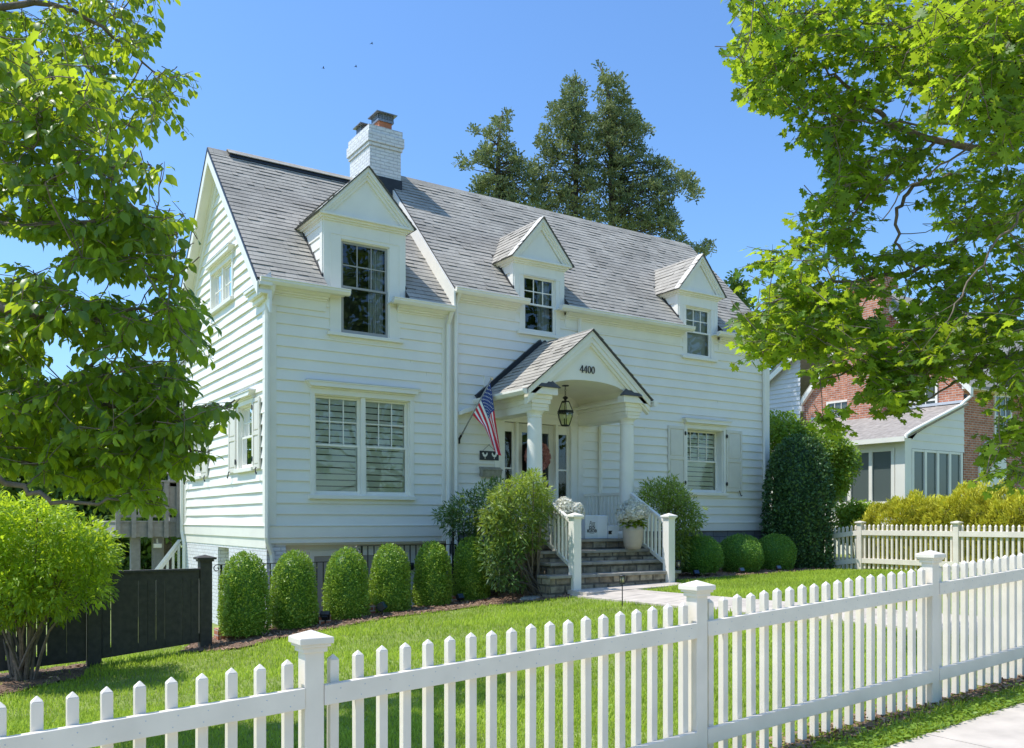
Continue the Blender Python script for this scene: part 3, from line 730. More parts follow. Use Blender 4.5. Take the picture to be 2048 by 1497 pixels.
# dormers -------------------------------------------------------------
def dormer(cx, hb, hw, z0, z1, zt, zp, ze, pitch, sash_m='trim', fill='curtain'):
    zr = lambda y: ze+(y-YE)*pitch
    yr = lambda z: YE+(z-ze)/pitch
    f = YF-.03                                     # front plane of the face boards
    mb = MB()
    zb = z0-.03
    mb.box(cx-hb, cx-hw, f, YF+.1, ze-.15, zt); mb.box(cx+hw, cx+hb, f, YF+.1, ze-.15, zt)
    mb.box(cx-hb+.12, cx-hw, f-.002, YF+.1, zb-.10, ze-.151); mb.box(cx+hw, cx+hb-.12, f-.002, YF+.1, zb-.10, ze-.151)
    mb.box(cx-hw, cx+hw, f, YF+.1, z1, zt); mb.box(cx-hw, cx+hw, f, YF+.1, zb-.10, z0)
    for sg in (-1, 1): mb.box(cx+sg*(hb-.13)-.008, cx+sg*(hb-.13)+.008, f-.012, f, ze, zt-.22)
    mb.box(cx-hb+.13, cx+hb-.13, f-.012, f, zt-.235, zt-.22)
    d = mb.build('dormer', M['trim'], house, bevel=.003)
    for sg in (-1, 1):                              # cheeks with lapped boards
        T = lambda a, dd, z, sg=sg: (cx+sg*(hb+dd), a, z)
        mb = MB(T); lapped(mb, YF+.10, lambda z: max(YF+.101, yr(z)+.03), ze, zt, lip=.018)
        mb.prism([(YF+.0, zr(YF)-.05),(YF+.11, zr(YF)-.05),(YF+.11, zt),(YF+.0, zt)], 'x', 0, 0) if False else None
        mb.box(YF+.0, YF+.12, -.01, .022, ze, zt)
        mb.build('cheek', M['siding'], d, recalc=False)
        mb = MB(T); y1 = yr(zt); n_ = .03
        mb.prism([(YF+.02, zr(YF+.02)+.0),(y1, zt-.0),(y1, zt+.10),(YF+.02, zr(YF+.02)+.10)], 'y', 0, 0) if False else None
        mb.hexa([(YF-.02,.0,zr(YF-.02)),(YF-.02,.035,zr(YF-.02)),(y1,.035,zt),(y1,.0,zt),(YF-.02,.0,zr(YF-.02)+.07),(YF-.02,.035,zr(YF-.02)+.05),(y1,.035,zt+.05),(y1,.0,zt+.07)])
        mb.build('step_flashing', M['metal_dark'], d)
    # cornice in three steps round front and sides
    mb = MB(); yb = yr(zt)+.25
    for o, q0, q1 in ((.03, 0, .035), (.07, .035, .075), (.125, .075, .115)):
        mb.box(cx-hb-o, cx+hb+o, YF-.03-o, yb, zt+q0, zt+q1)
    mb.build('dormer_cornice', M['trim'], d, bevel=.003)
    he = hb+.13; zc = zt+.115; hp = zp-zc; p2 = hp/he
    yf = YF-.16                                     # front of the pediment
    mb = MB()
    mb.prism([(cx-he+.22, zc),(cx+he-.22, zc),(cx, zp-.22*p2)], 'y', yf+.10, YF)
    mb.build('pediment', M['trim'], d)
    mb = MB()
    for sg in (-1, 1):
        for w0, w1, y0 in ((-.03, .10, yf), (.10, .16, yf+.03), (.16, .24, yf+.06)):
            mb.prism([(cx+sg*(he-w0/p2), zc), (cx, zp-w0), (cx, zp-w1), (cx+sg*(he-w1/p2), zc)], 'y', y0, YF)
    mb.build('raking_cornice', M['trim'], d, bevel=.003)
    c = he/math.hypot(he, hp); s = hp/math.hypot(he, hp); Ls = math.hypot(he, hp)+.05
    yb2 = yr(zp)+.3
    for sg in (-1, 1):
        T = lambda a, dd, z, sg=sg: (cx+sg*(he+.05*c-z*c+dd*s), a, zc-.05*s+z*s+dd*c+.012)
        mb = MB(T); lapped(mb, yf-.03, yb2, 0, Ls, e=.145, lip=.012, uvs=True, tabs=True)
        r = mb.build('dormer_roof', M['shingle'], d, recalc=False)
        mb = MB(T); mb.box(yf-.025, yb2, -.016, -.003, .0, Ls-.02); mb.build('roof_edge', M['edge'], r)
    w = window(TF, cx-hw, cx+hw, z0, z1, casing=0, depth=.0, sash_m=sash_m, fill=fill, cornice=False, sill=False, out=.03)
    mb = MB(TF); mb.box(cx-hb+.06, cx+hb-.06, .03, .10, z0-.065, z0-.002); mb.build('sill', M['trim'], w, bevel=.004)
dormer(D1, .84, .50, 5.13, 6.90, 7.20, 8.32, ZE_L, pL, 'taupe')
dormer(D2, .66, .43, 5.65, 6.88, 7.09, 8.13, ZE_M, pM)
dormer(D3, .66, .43, 5.62, 6.85, 7.09, 8.13, ZE_M, pM, fill='blind')

# chimney -------------------------------------------------------------
cx0, cx1, cy0, cy1 = 8.13, 8.90, 18.10, 19.22
mb = MB(); mb.box(cx0, cx1, cy0, cy1, 8.2, 9.98); ch = mb.build('chimney', M['wbrick'], house, bevel=.008)
mb = MB(); mb.box(cx0-.03, cx1+.03, cy0-.03, cy1+.03, 9.98, 10.06); mb.box(cx0-.06, cx1+.06, cy0-.06, cy1+.06, 10.06, 10.28); mb.box(cx0-.03, cx1+.03, cy0-.03, cy1+.03, 10.28, 10.44)
mb.build('chimney_crown', M['wbrick'], ch, bevel=.008)
def flue(x, y, zb, w, h):
    mb = MB(); mb.box(x-w, x+w, y-w, y+w, zb, zb+.22); f_ = mb.build('flue', M['flue'], ch, bevel=.01)
    mb = MB(); z = zb+.22; w2 = w*1.15
    for i in range(9):
        for j in range(5):
            pass
    for sx in (-1, 1):
        for k in range(7):
            q = -w2+2*w2*k/6; mb.box(x+sx*w2-.005, x+sx*w2+.005, y+q-.005, y+q+.005, z, z+h); mb.box(x+q-.005, x+q+.005, y+sx*w2-.005, y+sx*w2+.005, z, z+h)
        for k in range(6):
            q = z+h*k/5; mb.box(x+sx*w2-.006, x+sx*w2+.006, y-w2, y+w2, q-.006, q+.006); mb.box(x-w2, x+w2, y+sx*w2-.006, y+sx*w2+.006, q-.0065, q+.0065)
    mb.box(x-w2-.01, x+w2+.01, y-w2-.01, y+w2+.01, z-.02, z+.03)
    w3 = w2+.07; z2 = z+h
    mb.add([(x-w3,y-w3,z2),(x+w3,y-w3,z2),(x+w3,y+w3,z2),(x-w3,y+w3,z2),(x-w3,y-w3,z2+.02),(x+w3,y-w3,z2+.02),(x+w3,y+w3,z2+.02),(x-w3,y+w3,z2+.02),(x,y,z2+.12)],
           [(0,3,2,1),(0,1,5,4),(1,2,6,5),(2,3,7,6),(3,0,4,7),(4,5,8),(5,6,8),(6,7,8),(7,4,8)])
    mb.build('flue_cap', M['cap'], f_)
flue(8.58, 18.40, 10.44, .16, .15); flue(8.42, 19.0, 10.38, .13, .15)
mb = MB(); mb.box(cx0-.02, cx1+.02, cy0-.02, cy1, 8.9, 9.33); mb.build('chimney_flashing', M['metal_dark'], ch)

# basement ------------------------------------------------------------
mb = MB(TS)
lapped(mb, YF+.0, YB, -.9, 1.10, [(17.99, 18.81, -.9, 1.05)], e=4, lip=0)
mb.box(17.96, 17.99, -.3, .0, -.9, 1.05); mb.box(18.81, 18.84, -.3, 0, -.9, 1.05); mb.box(17.96, 18.84, -.3, 0, 1.05, 1.09)
mb.build('basement_wall', M['wbrick'], house, recalc=False)
mb = MB(TS); mb.box(18.0, 18.80, -.3, -.26, -.9, 1.05); mb.box(18.1, 18.7, -.26, -.22, -.2, .9); mb.build('basement_door', M['trim'], house)
mb = MB(); mb.box(5.0, 5.36, YF+.03, YF+.4, -.9, 1.19); mb.build('brick_pier', M['wbrick'], house)
mb = MB(); mb.box(5.36, XM, YF+.30, YF+.34, -.9, 1.19); mb.box(5.36, XM, YF+.05, YF+.30, 1.15, 1.19); mb.build('basement_wall', M['trim'], house)
def bdoor(x0, x1):
    mb = MB(); y = YF+.24
    mb.box(x0-.09, x0, y, y+.06, -.9, .93); mb.box(x1, x1+.09, y, y+.06, -.9, .93); mb.box(x0-.09, x1+.09, y-.003, y+.06, .93, 1.03)
    d = mb.build('basement_door', M['trim'], house, bevel=.004)
    mb = MB(); mb.box(x0, x1, y+.02, y+.05, -.9, .93); mb.build('door_panel', M['tan'], d)
bdoor(5.98, 6.75); bdoor(6.95, 7.75)
mb = MB(); mb.lathe([(.09,0),(.11,.03),(.12,.10),(.10,.14)], (7.95, YF+.23, .62), 12); mb.build('wall_lamp', M['plastic'], house)
mb = MB(); mb.box(XM-.02, XR, YF+.0, YF+.05, .0, 1.349); mb.build('stone_foundation', M['wall_stone'], house)

# porch ---------------------------------------------------------------
PX, PZ = 11.0, 1.24
PXL, PXR = PX-1.18, PX+1.18
CY = 14.10
mb = MB(); mb.box(9.30, 12.75, 13.62, YF+.0, .1, PZ-.055); po = mb.build('porch_base', M['stone'], house)
mb = MB(); mb.box(9.27, 12.78, 13.57, YF-.05, PZ-.055, PZ); mb.build('porch_floor', M['tread'], house, bevel=.008)
for i, (y0, xl, xr) in enumerate(((13.27, 9.32, 12.22), (12.94, 9.34, 12.26), (12.61, 9.08, 12.26))):
    zt = PZ-.205*(i+1)
    mb = MB(); mb.box(xl+.03, xr-.03, y0, y0+.36 if i < 2 else y0+.4, .1, zt-.055)
    stp = mb.build('step', M['stone'], house, bevel=.01)
    mb = MB(); n = 3; w = (xr-xl)/n
    for k in range(n): mb.box(xl+k*w+.004, xl+(k+1)*w-.004, y0-.045, y0+.37, zt-.055, zt)
    mb.build('tread', M['tread'], stp, bevel=.01)
# columns
def column(x):
    mb = MB(); r = .155
    mb.lathe([(r*1.0,PZ+.14),(r*1.02,PZ+.5),(r,PZ+1.0),(r*.97,PZ+1.6),(r*.9,PZ+2.34),(r*.88,PZ+2.40)], (x, CY, 0), 32)
    c = mb.build('porch_column', M['trim'], house, smooth=True)
    mb = MB(); mb.lathe([(r*1.28,PZ+.07),(r*1.3,PZ+.10),(r*1.1,PZ+.14),(r,PZ+.15)], (x, CY, 0), 32); mb.box(x-.22, x+.22, CY-.22, CY+.22, PZ, PZ+.07)
    mb.build('base', M['trim'], c, bevel=.004)
    mb = MB(); mb.lathe([(r*.95,PZ+2.37),(r*.97,PZ+2.38),(r*.97,PZ+2.40),(r*.9,PZ+2.405),(r*1.0,PZ+2.45),(r*1.22,PZ+2.49),(r*1.25,PZ+2.50)], (x, CY, 0), 32)
    z = PZ+2.50
    for w, h0, h1 in ((.185, 0, .06), (.20, .06, .13), (.225, .13, .22), (.25, .22, .30)):
        mb.box(x-w, x+w, CY-w, CY+w, z+h0, z+h1)
    mb.build('capital', M['trim'], c, bevel=.005)
column(PXL); column(PXR)
ZA_ = PZ+2.80                                        # 4.04 underside of the gable
YPF = CY-.33                                         # front of the gable
for x in (PXL, PXR):                                 # side beams back to the wall
    mb = MB()
    mb.box(x-.17, x+.17, CY+.05, YF-.01, PZ+2.47, PZ+2.62); mb.box(x-.19, x+.19, CY+.05, YF-.01, PZ+2.62, PZ+2.74); mb.box(x-.23, x+.23, CY+.05, YF-.01, PZ+2.74, ZA_-.001)
    mb.build('porch_beam', M['trim'], house, bevel=.004)
hw, zc0, zc1 = 1.55, ZA_+.09, 5.40
pp = (zc1-zc0)/hw
# tympanum with the arch cut out, and the vault behind it
mb = MB(); N = 22; ax = 1.0; spring, crown = 4.17, 4.41
arch = [(PX-ax+2*ax*i/N, spring+(crown-spring)*math.sqrt(max(0, 1-abs((2*i/N-1))**2.2))) for i in range(N+1)]
top = lambda x: zc1-.20-abs(x-PX)*pp
xs_ = [PX-hw+.28]+[p[0] for p in arch]+[PX+hw-.28]
yt = YPF+.10
def tym(y):
    pts = [(PX-hw+.22, ZA_+.0)]+[(PX-ax, ZA_+.0)]+arch+[(PX+ax, ZA_+.0), (PX+hw-.22, ZA_+.0)]
    return pts
lowp = tym(yt)
for (xa, za), (xb, zb) in zip(lowp, lowp[1:]):
    if xb-xa < 1e-6: continue
    mb.add([(xa,yt,za),(xb,yt,zb),(xb,yt,max(zb+.001,top(xb))),(xa,yt,max(za+.001,top(xa)))], [(0,1,2,3)])
mb.build('porch_gable', M['trim'], house, recalc=False)
mb = MB()
for (xa, za), (xb, zb) in zip(arch, arch[1:]):
    mb.add([(xa,yt,za),(xb,yt,zb),(xb,YF,zb),(xa,YF,za)], [(0,1,2,3)])
mb.add([(PX-ax,yt,ZA_-.3),(PX-ax,yt,spring),(PX-ax,YF,spring),(PX-ax,YF,ZA_-.3)], [(0,1,2,3)]); mb.add([(PX+ax,yt,ZA_-.3),(PX+ax,yt,spring),(PX+ax,YF,spring),(PX+ax,YF,ZA_-.3)], [(0,1,2,3)])
mb.box(PX-hw+.1, PX+hw-.1, YF-.055, YF-.0, 3.93, 4.6) 
mb.build('porch_vault', M['trim'], house, recalc=False)
mb = MB()
for sg in (-1, 1):
    for w0, w1, y0 in ((.0, .13, YPF), (.13, .235, YPF+.02), (.235, .30, YPF+.05)):
        mb.prism([(PX+sg*hw, zc0-w0),(PX, zc1-w0),(PX, zc1-w1),(PX+sg*hw, zc0-w1)], 'y', y0, yt+.05)
    # return block at each corner
    xa = PX+sg*hw; xb = PX+sg*.84
    mb.box(min(xa, xb), max(xa, xb), YPF+.02, yt+.12, ZA_-.0, ZA_+.14)
    mb.box(min(xa, xb), max(xa, xb), yt+.13, YF-.01, ZA_+.0, ZA_+.05)
mb.build('porch_raking_cornice', M['trim'], house, bevel=.004)
for sg in (-1, 1):
    mb = MB()
    x0_, x1_ = PX+sg*.80, PX+sg*1.30
    mb.add([(x0_,YPF-.03,ZA_+.141),(x1_,YPF-.03,ZA_+.141),(x1_,yt+.01,ZA_+.141),(x0_,yt+.01,ZA_+.141),(x0_+sg*.16,yt-.02,ZA_+.30),(x1_-sg*.05,yt-.02,ZA_+.30),(x1_-sg*.05,yt+.01,ZA_+.30),(x0_+sg*.16,yt+.01,ZA_+.30)],
           [(0,1,5,4),(1,2,6,5),(2,3,7,6),(3,0,4,7),(4,5,6,7),(0,3,2,1)])
    mb.build('return_roof', M['edge'], house)
c = hw/math.hypot(hw, zc1-zc0); s = (zc1-zc0)/math.hypot(hw, zc1-zc0); Ls = math.hypot(hw, zc1-zc0)+.06
for sg in (-1, 1):
    T = lambda a, dd, z, sg=sg: (PX+sg*(hw+.06*c-z*c+dd*s), a, zc0-.06*s+z*s+dd*c+.03)
    mb = MB(T); lapped(mb, YPF-.04, YF-.03, 0, Ls, e=.145, lip=.014, uvs=True, tabs=True); r = mb.build('porch_roof', M['shingle'], house, recalc=False)
    mb = MB(T); mb.box(YPF-.035, YF-.03, -.018, -.003, 0, Ls-.01); mb.build('roof_edge', M['edge'], r)
    mb = MB(T); mb.box(YF-.10, YF-.005, 0, .10, -.02, Ls); mb.build('wall_flashing', M['metal_dark'], r)
    xg = PX+sg*(hw+.06)
    mb = MB(); k = sg
    mb.prism([(xg, zc0-.03),(xg+k*.11, zc0-.03),(xg+k*.11, zc0-.07),(xg+k*.06, zc0-.13),(xg, zc0-.13)], 'y', YPF-.05, YF-.03); mb.build('gutter', M['trim'], r, bevel=.003)
# house number
mb = MB()
def digit0(x, z, h):
    n = 28; w = h*.27
    o = [(x+w*math.cos(2*PI*i/n), z+h/2+h/2*math.sin(2*PI*i/n)) for i in range(n)]
    k = [(x+w*.70*math.cos(2*PI*i/n), z+h/2+h*.465*math.sin(2*PI*i/n)) for i in range(n)]
    vs = [(a, yt-.022, b) for a, b in o]+[(a, yt-.022, b) for a, b in k]+[(a, yt-.001, b) for a, b in o]+[(a, yt-.001, b) for a, b in k]
    fs = []
    for i in range(n):
        j = (i+1) % n; fs += [(i, j, n+j, n+i), (i, 2*n+i, 2*n+j, j), (n+i, n+j, 3*n+j, 3*n+i)]
    mb.add(vs, fs)
def digit4(x, z, h):
    y0, y1 = yt-.022, yt-.001
    mb.prism([(x+.08*h, z),(x+.15*h, z),(x+.15*h, z+h),(x+.08*h, z+h)], 'y', y0, y1)
    mb.prism([(x-.34*h, z+.26*h),(x+.28*h, z+.26*h),(x+.28*h, z+.30*h),(x-.32*h, z+.30*h)], 'y', y0-.001, y1-.001)
    mb.prism([(x-.32*h, z+.30*h),(x-.27*h, z+.30*h),(x+.11*h, z+.95*h),(x+.09*h, z+1.0*h)], 'y', y0+.001, y1+.001)
    mb.prism([(x+.0*h, z),(x+.23*h, z),(x+.23*h, z+.03*h),(x+.0*h, z+.03*h)], 'y', y0-.0015, y1)
nx, nz, nh = PX-.055, 4.555, .145
for i, ch_ in enumerate('4400'):
    (digit4 if ch_ == '4' else digit0)(nx-.145+i*.095, nz, nh)
ptag(mb.build('house_number', M['ink'], house), 'black house number reading 4400')
# door unit
mb = MB(TF)
for a0, a1 in ((9.93, 10.06), (10.36, 10.42), (11.40, 11.46), (11.82, 12.20)): mb.box(a0, a1, -.1, .03, PZ, 3.80)
mb.box(9.93, 12.20, -.1, .032, 3.70, 3.90); mb.box(9.8, 9.93, -.01, .05, PZ, 3.95); mb.box(12.0, 12.06, .03, .05, PZ, 3.7)
mb.build('door_frame', M['trim'], house, bevel=.004)
def glazed(name, a0, a1, gl, m):
    mb = MB(TF); z0, z1 = PZ+.02, 3.69; d = -.05
    mb.box(a0, gl[0], d-.045, d, z0, z1); mb.box(gl[1], a1, d-.045, d, z0, z1); mb.box(gl[0], gl[1], d-.046, d-.001, z0, gl[2]); mb.box(gl[0], gl[1], d-.046, d-.001, gl[3], z1)
    mb.box(gl[0], gl[1], d-.04, d-.006, gl[2]+.70, gl[2]+.735)
    o = mb.build(name, m, house, bevel=.004)
    mb = MB(TF); mb.add([(gl[0], d-.02, gl[2]),(gl[1], d-.02, gl[2]),(gl[1], d-.02, gl[3]),(gl[0], d-.02, gl[3])], [(0,1,2,3)]); mb.build('pane', M['glass'], o, recalc=False)
    return o
glazed('sidelight', 10.06, 10.36, (10.12, 10.30, 2.0, 3.5), M['trim'])
fd = glazed('front_door', 10.42, 11.40, (10.56, 11.26, 1.75, 3.5), M['door'])
mb = MB(TF); mb.lathe([(.012,0),(.012,.1)], (0,0,0), 8) if False else None
mb.tube([(10.48,-.04,2.15),(10.48,.02,2.15),(10.56,.02,2.15)], .012, 6); mb.build('door_handle', M['metal_dark'], fd)
glazed('sidelight', 11.46, 11.82, (11.53, 11.75, 2.0, 3.5), M['trim'])
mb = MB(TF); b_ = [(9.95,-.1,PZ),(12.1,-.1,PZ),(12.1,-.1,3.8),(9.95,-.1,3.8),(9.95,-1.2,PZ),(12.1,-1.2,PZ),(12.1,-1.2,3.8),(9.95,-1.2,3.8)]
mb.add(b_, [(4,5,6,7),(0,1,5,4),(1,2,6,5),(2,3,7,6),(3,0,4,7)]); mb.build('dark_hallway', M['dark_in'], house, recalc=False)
# white arched bracket left of the porch
mb = MB(); mb.prism([(8.9,3.74),(9.05,3.80),(9.25,3.86),(9.5,3.92),(9.5,4.0),(9.2,3.93),(9.0,3.87),(8.9,3.81)], 'y', YF-.2, YF-.02); mb.build('arched_hood', M['trim'], house)

# porch side rail (right) and stair rails
mb = MB()
mb.box(PXR+.0, PXR+.06, CY+.15, YF-.02, 2.14, 2.20); mb.box(PXR+.01, PXR+.05, CY+.15, YF-.02, 1.34, 1.39)
for k in range(11): y = CY+.22+k*.115; mb.box(PXR+.012, PXR+.048, y, y+.036, 1.39, 2.14)
mb.build('porch_railing', M['trim'], house, bevel=.003)
def stair_rail(xn, xc, yn=12.60):
    mb = MB(); z0 = g(xn, yn)-.1; w = .083
    mb.box(xn-w, xn+w, yn-w, yn+w, z0, 1.64); n = mb.build('newel_post', M['trim'], house, bevel=.006)
    mb = MB()
    mb.box(xn-w-.015, xn+w+.015, yn-w-.015, yn+w+.015, 1.64, 1.665); mb.box(xn-w-.035, xn+w+.035, yn-w-.035, yn+w+.035, 1.665, 1.70)
    q = w+.035; mb.add([(xn-q,yn-q,1.70),(xn+q,yn-q,1.70),(xn+q,yn+q,1.70),(xn-q,yn+q,1.70),(xn,yn,1.75)], [(0,1,4),(1,2,4),(2,3,4),(3,0,4),(0,3,2,1)])
    mb.build('post_cap', M['trim'], n, bevel=.004)
    yc = CY-.12; y0 = yn+w
    def L(t, z0, z1): return (xn+(xc-xn)*t, y0+(yc-y0)*t, z0+(z1-z0)*t)
    mb = MB()
    for (za, zb, hh, ww) in ((1.60, 2.20, .06, .04), (.80, 1.38, .075, .025)):
        a, b = L(0, za, zb), L(1, za, zb)
        mb.hexa([(a[0]-ww,a[1],a[2]-hh),(a[0]+ww,a[1],a[2]-hh),(b[0]+ww,b[1],b[2]-hh),(b[0]-ww,b[1],b[2]-hh),(a[0]-ww,a[1],a[2]),(a[0]+ww,a[1],a[2]),(b[0]+ww,b[1],b[2]),(b[0]-ww,b[1],b[2])])
    for k in range(9):
        t = (k+.6)/9.3; a = L(t, .79, 1.37); b = L(t, 1.55, 2.15)
        mb.box(a[0]-.02, a[0]+.02, a[1]-.02, a[1]+.02, a[2], b[2])
    mb.build('stair_railing', M['trim'], house, bevel=.003)
stair_rail(9.66, PXL); stair_rail(11.96, PXR+.0)

# ------------------------------------------------------------------ things on and around the porch
def hanging_lantern():
    x, y, zc = PX-.04, 14.62, 4.42
    t = thing('hanging_lantern', (x, y, 3.58), 'black carriage lantern with clear glass hanging under the porch arch', 'lantern')
    mb = MB(); mb.lathe([(.0,zc-.03),(.07,zc-.03),(.075,zc-.01),(.07,zc)], (x, y, 0), 16)
    mb.build('ceiling_canopy', M['iron'], t)
    mb = MB()
    for k in range(4):
        z = zc-.05-k*.055; n = 10
        pts = [(x+(.016*math.cos(2*PI*i/n) if k % 2 else 0), y+(0 if k % 2 else .016*math.cos(2*PI*i/n)), z+.03*math.sin(2*PI*i/n)-.01) for i in range(n+1)]
        mb.tube(pts, .005, 5)
    mb.build('chain', M['iron'], t)
    mb = MB(); zt = 4.17
    mb.lathe([(.012,zt+.02),(.045,zt),(.06,zt-.025),(.03,zt-.05),(.02,zt-.07),(.05,zt-.09),(.085,zt-.11)], (x, y, 0), 12)
    n = 6
    def ring(r, z, th): 
        pts = [(x+r*math.cos(2*PI*i/n), y+r*math.sin(2*PI*i/n), z) for i in range(n+1)]; mb.tube(pts, th, 5)
    R0, Z0, R1, Z1, R2, Z2 = .085, 4.06, .165, 3.87, .095, 3.58
    ring(R0, Z0, .008); ring(R1, Z1, .018); ring(R1+.01, Z1-.03, .013); ring(R2, Z2, .01)
    mb.lathe([(.085,4.08),(.09,4.06)], (x, y, 0), 6)
    for i in range(n):
        a = 2*PI*i/n; C_, S_ = math.cos(a), math.sin(a)
        mb.tube([(x+R0*C_, y+R0*S_, Z0), (x+R1*C_, y+R1*S_, Z1), (x+R1*.98*C_, y+R1*.98*S_, Z1-.1), (x+R2*C_, y+R2*S_, Z2)], .007, 5)
    for dx in (-.03, .03): mb.tube([(x+dx, y, 3.60), (x+dx, y, 3.72)], .008, 6)
    mb.build('lantern_frame', M['iron'], t)
    mb = MB()
    for i in range(n):
        a, b = 2*PI*i/n, 2*PI*(i+1)/n
        for (r0, z0), (r1, z1) in (((R0, Z0), (R1, Z1)), ((R1, Z1), (R1*.98, Z1-.1)), ((R1*.98, Z1-.1), (R2, Z2))):
            r0 *= .98; r1 *= .98
            mb.add([(x+r0*math.cos(a), y+r0*math.sin(a), z0), (x+r0*math.cos(b), y+r0*math.sin(b), z0), (x+r1*math.cos(b), y+r1*math.sin(b), z1), (x+r1*math.cos(a), y+r1*math.sin(a), z1)], [(0,1,2,3)])
    mb.build('lantern_glass', M['lamp_glass'], t, recalc=False)
    mb = MB()
    for dx in (-.03, .03): mb.lathe([(.010,3.72),(.016,3.75),(.012,3.78),(.002,3.82)], (x+dx, y, 0), 8)
    mb.build('candle_bulb', M['white'], t, smooth=True)
hanging_lantern()

def flag():
    # cloth hangs from a pole that slants up and outwards from the wall
    a = Vector((8.93, 15.52, 3.24)); b = at(982, 760, 17.35)
    t = thing('american_flag', a, 'american flag hanging limp from a slanted pole beside the porch', 'flag')
    mb = MB(); mb.tube([a, b], .016, 8); mb.build('flag_pole', M['pole'], t, smooth=True)
    mb = MB(); mb.box(a.x-.035, a.x+.035, a.y-.0, a.y+.03, a.z-.07, a.z+.05); mb.tube([a+(a-b).normalized()*.03, a+(b-a).normalized()*.12], .024, 8); mb.build('pole_bracket', M['iron'], t)
    mb = MB(); mb.lathe([(.0,-.03),(.02,-.03),(.034,.0),(.02,.03),(.0,.035)], tuple(b+(b-a).normalized()*.03), 10); mb.build('finial', M['gold'], t, smooth=True)
    # control grid: hoist runs along the pole, the fly drapes down in folds
    HO0, HO1 = b-(b-a).normalized()*.04, a+(b-a)*.43      # top and bottom of hoist
    Cn = [at(982, 778, 17.34), at(974, 806, 17.37), at(962, 826, 17.42), at(942, 829, 17.48)]
    nu, nv = 60, 52                                        # u along hoist (stripes), v along fly
    U = lambda f: HO0.lerp(HO1, f)
    # fold line targets down the fly, in picture space for each stripe position
    def P(f, v):
        h = U(f)
        top = (1003-f*27, 890-f*6)                        # fly end
        e0 = at(997+7*(1-f), 912-2*f, 17.25-.12*f) if f < .5 else at(997-14*(f-.5)*2, 911-20*(f-.5)*2, 17.19+.10*(f-.5))
        w = v
        p = h.lerp(e0, w)
        # gravity: fall steeply and gather towards the middle fold
        mid = h.lerp(at(978+6*(1-f), 840, 17.28), .86)
        q = h.lerp(mid, min(1, w*1.9)) if w < .526 else mid.lerp(e0, (w-.526)/.474)
        p = p.lerp(q, .30)
        amp = .045*min(1, v*2.5)
        ph = f*9.5+v*2.2
        p = p+Vector((CW[0], CW[1], 0))*(amp*math.sin(ph))+Vector((CR[0], CR[1], 0))*(amp*.45*math.cos(ph*1.1))
        return p
    G = [[P(i/nu, j/nv) for j in range(nv+1)] for i in range(nu+1)]
    mr, mw, mbl = MB(), MB(), MB()
    for i in range(nu):
        for j in range(nv):
            stripe = int((i+.5)/nu*13)
            u, v = (i+.5)/nu, (j+.5)/nv
            tgt = mr if stripe % 2 == 0 else mw
            if u < 7/13 and v < .40: tgt = mbl
            tgt.add([tuple(G[i][j]), tuple(G[i+1][j]), tuple(G[i+1][j+1]), tuple(G[i][j+1])], [(0,1,2,3)])
    fl = mr.build('cloth', M['red'], t, recalc=False, smooth=True); mw.build('white_stripes', M['white'], fl, recalc=False, smooth=True); mbl.build('blue_canton', M['blue'], fl, recalc=False, smooth=True)
    ms = MB(); cd = Vector((CW[0], CW[1], 0))
    def bil(u, v):
        i = min(nu-1, int(u*nu)); j = min(nv-1, int(v*nv)); fu, fv = u*nu-i, v*nv-j
        return G[i][j]*(1-fu)*(1-fv)+G[i+1][j]*fu*(1-fv)+G[i][j+1]*(1-fu)*fv+G[i+1][j+1]*fu*fv
    for r in range(9):
        for c in range(6 if r % 2 == 0 else 5):
            u0 = (r+1)/10*7/13; v0 = ((c*2+1) if r % 2 == 0 else (c*2+2))/12*.40
            pts = []
            for k in range(10):
                rr = .022 if k % 2 == 0 else .010; an = 2*PI*k/10
                pts.append(bil(min(.999, max(0, u0+rr*math.cos(an))), min(.999, max(0, v0+.55*rr*math.sin(an)))))
            for off in (-.004, .004):
                ms.add([tuple(p+cd*off) for p in pts]+[tuple(bil(u0, v0)+cd*off)], [(k, (k+1) % 10, 10) for k in range(10)])
    ms.build('stars', M['white'], fl, recalc=False)
flag()

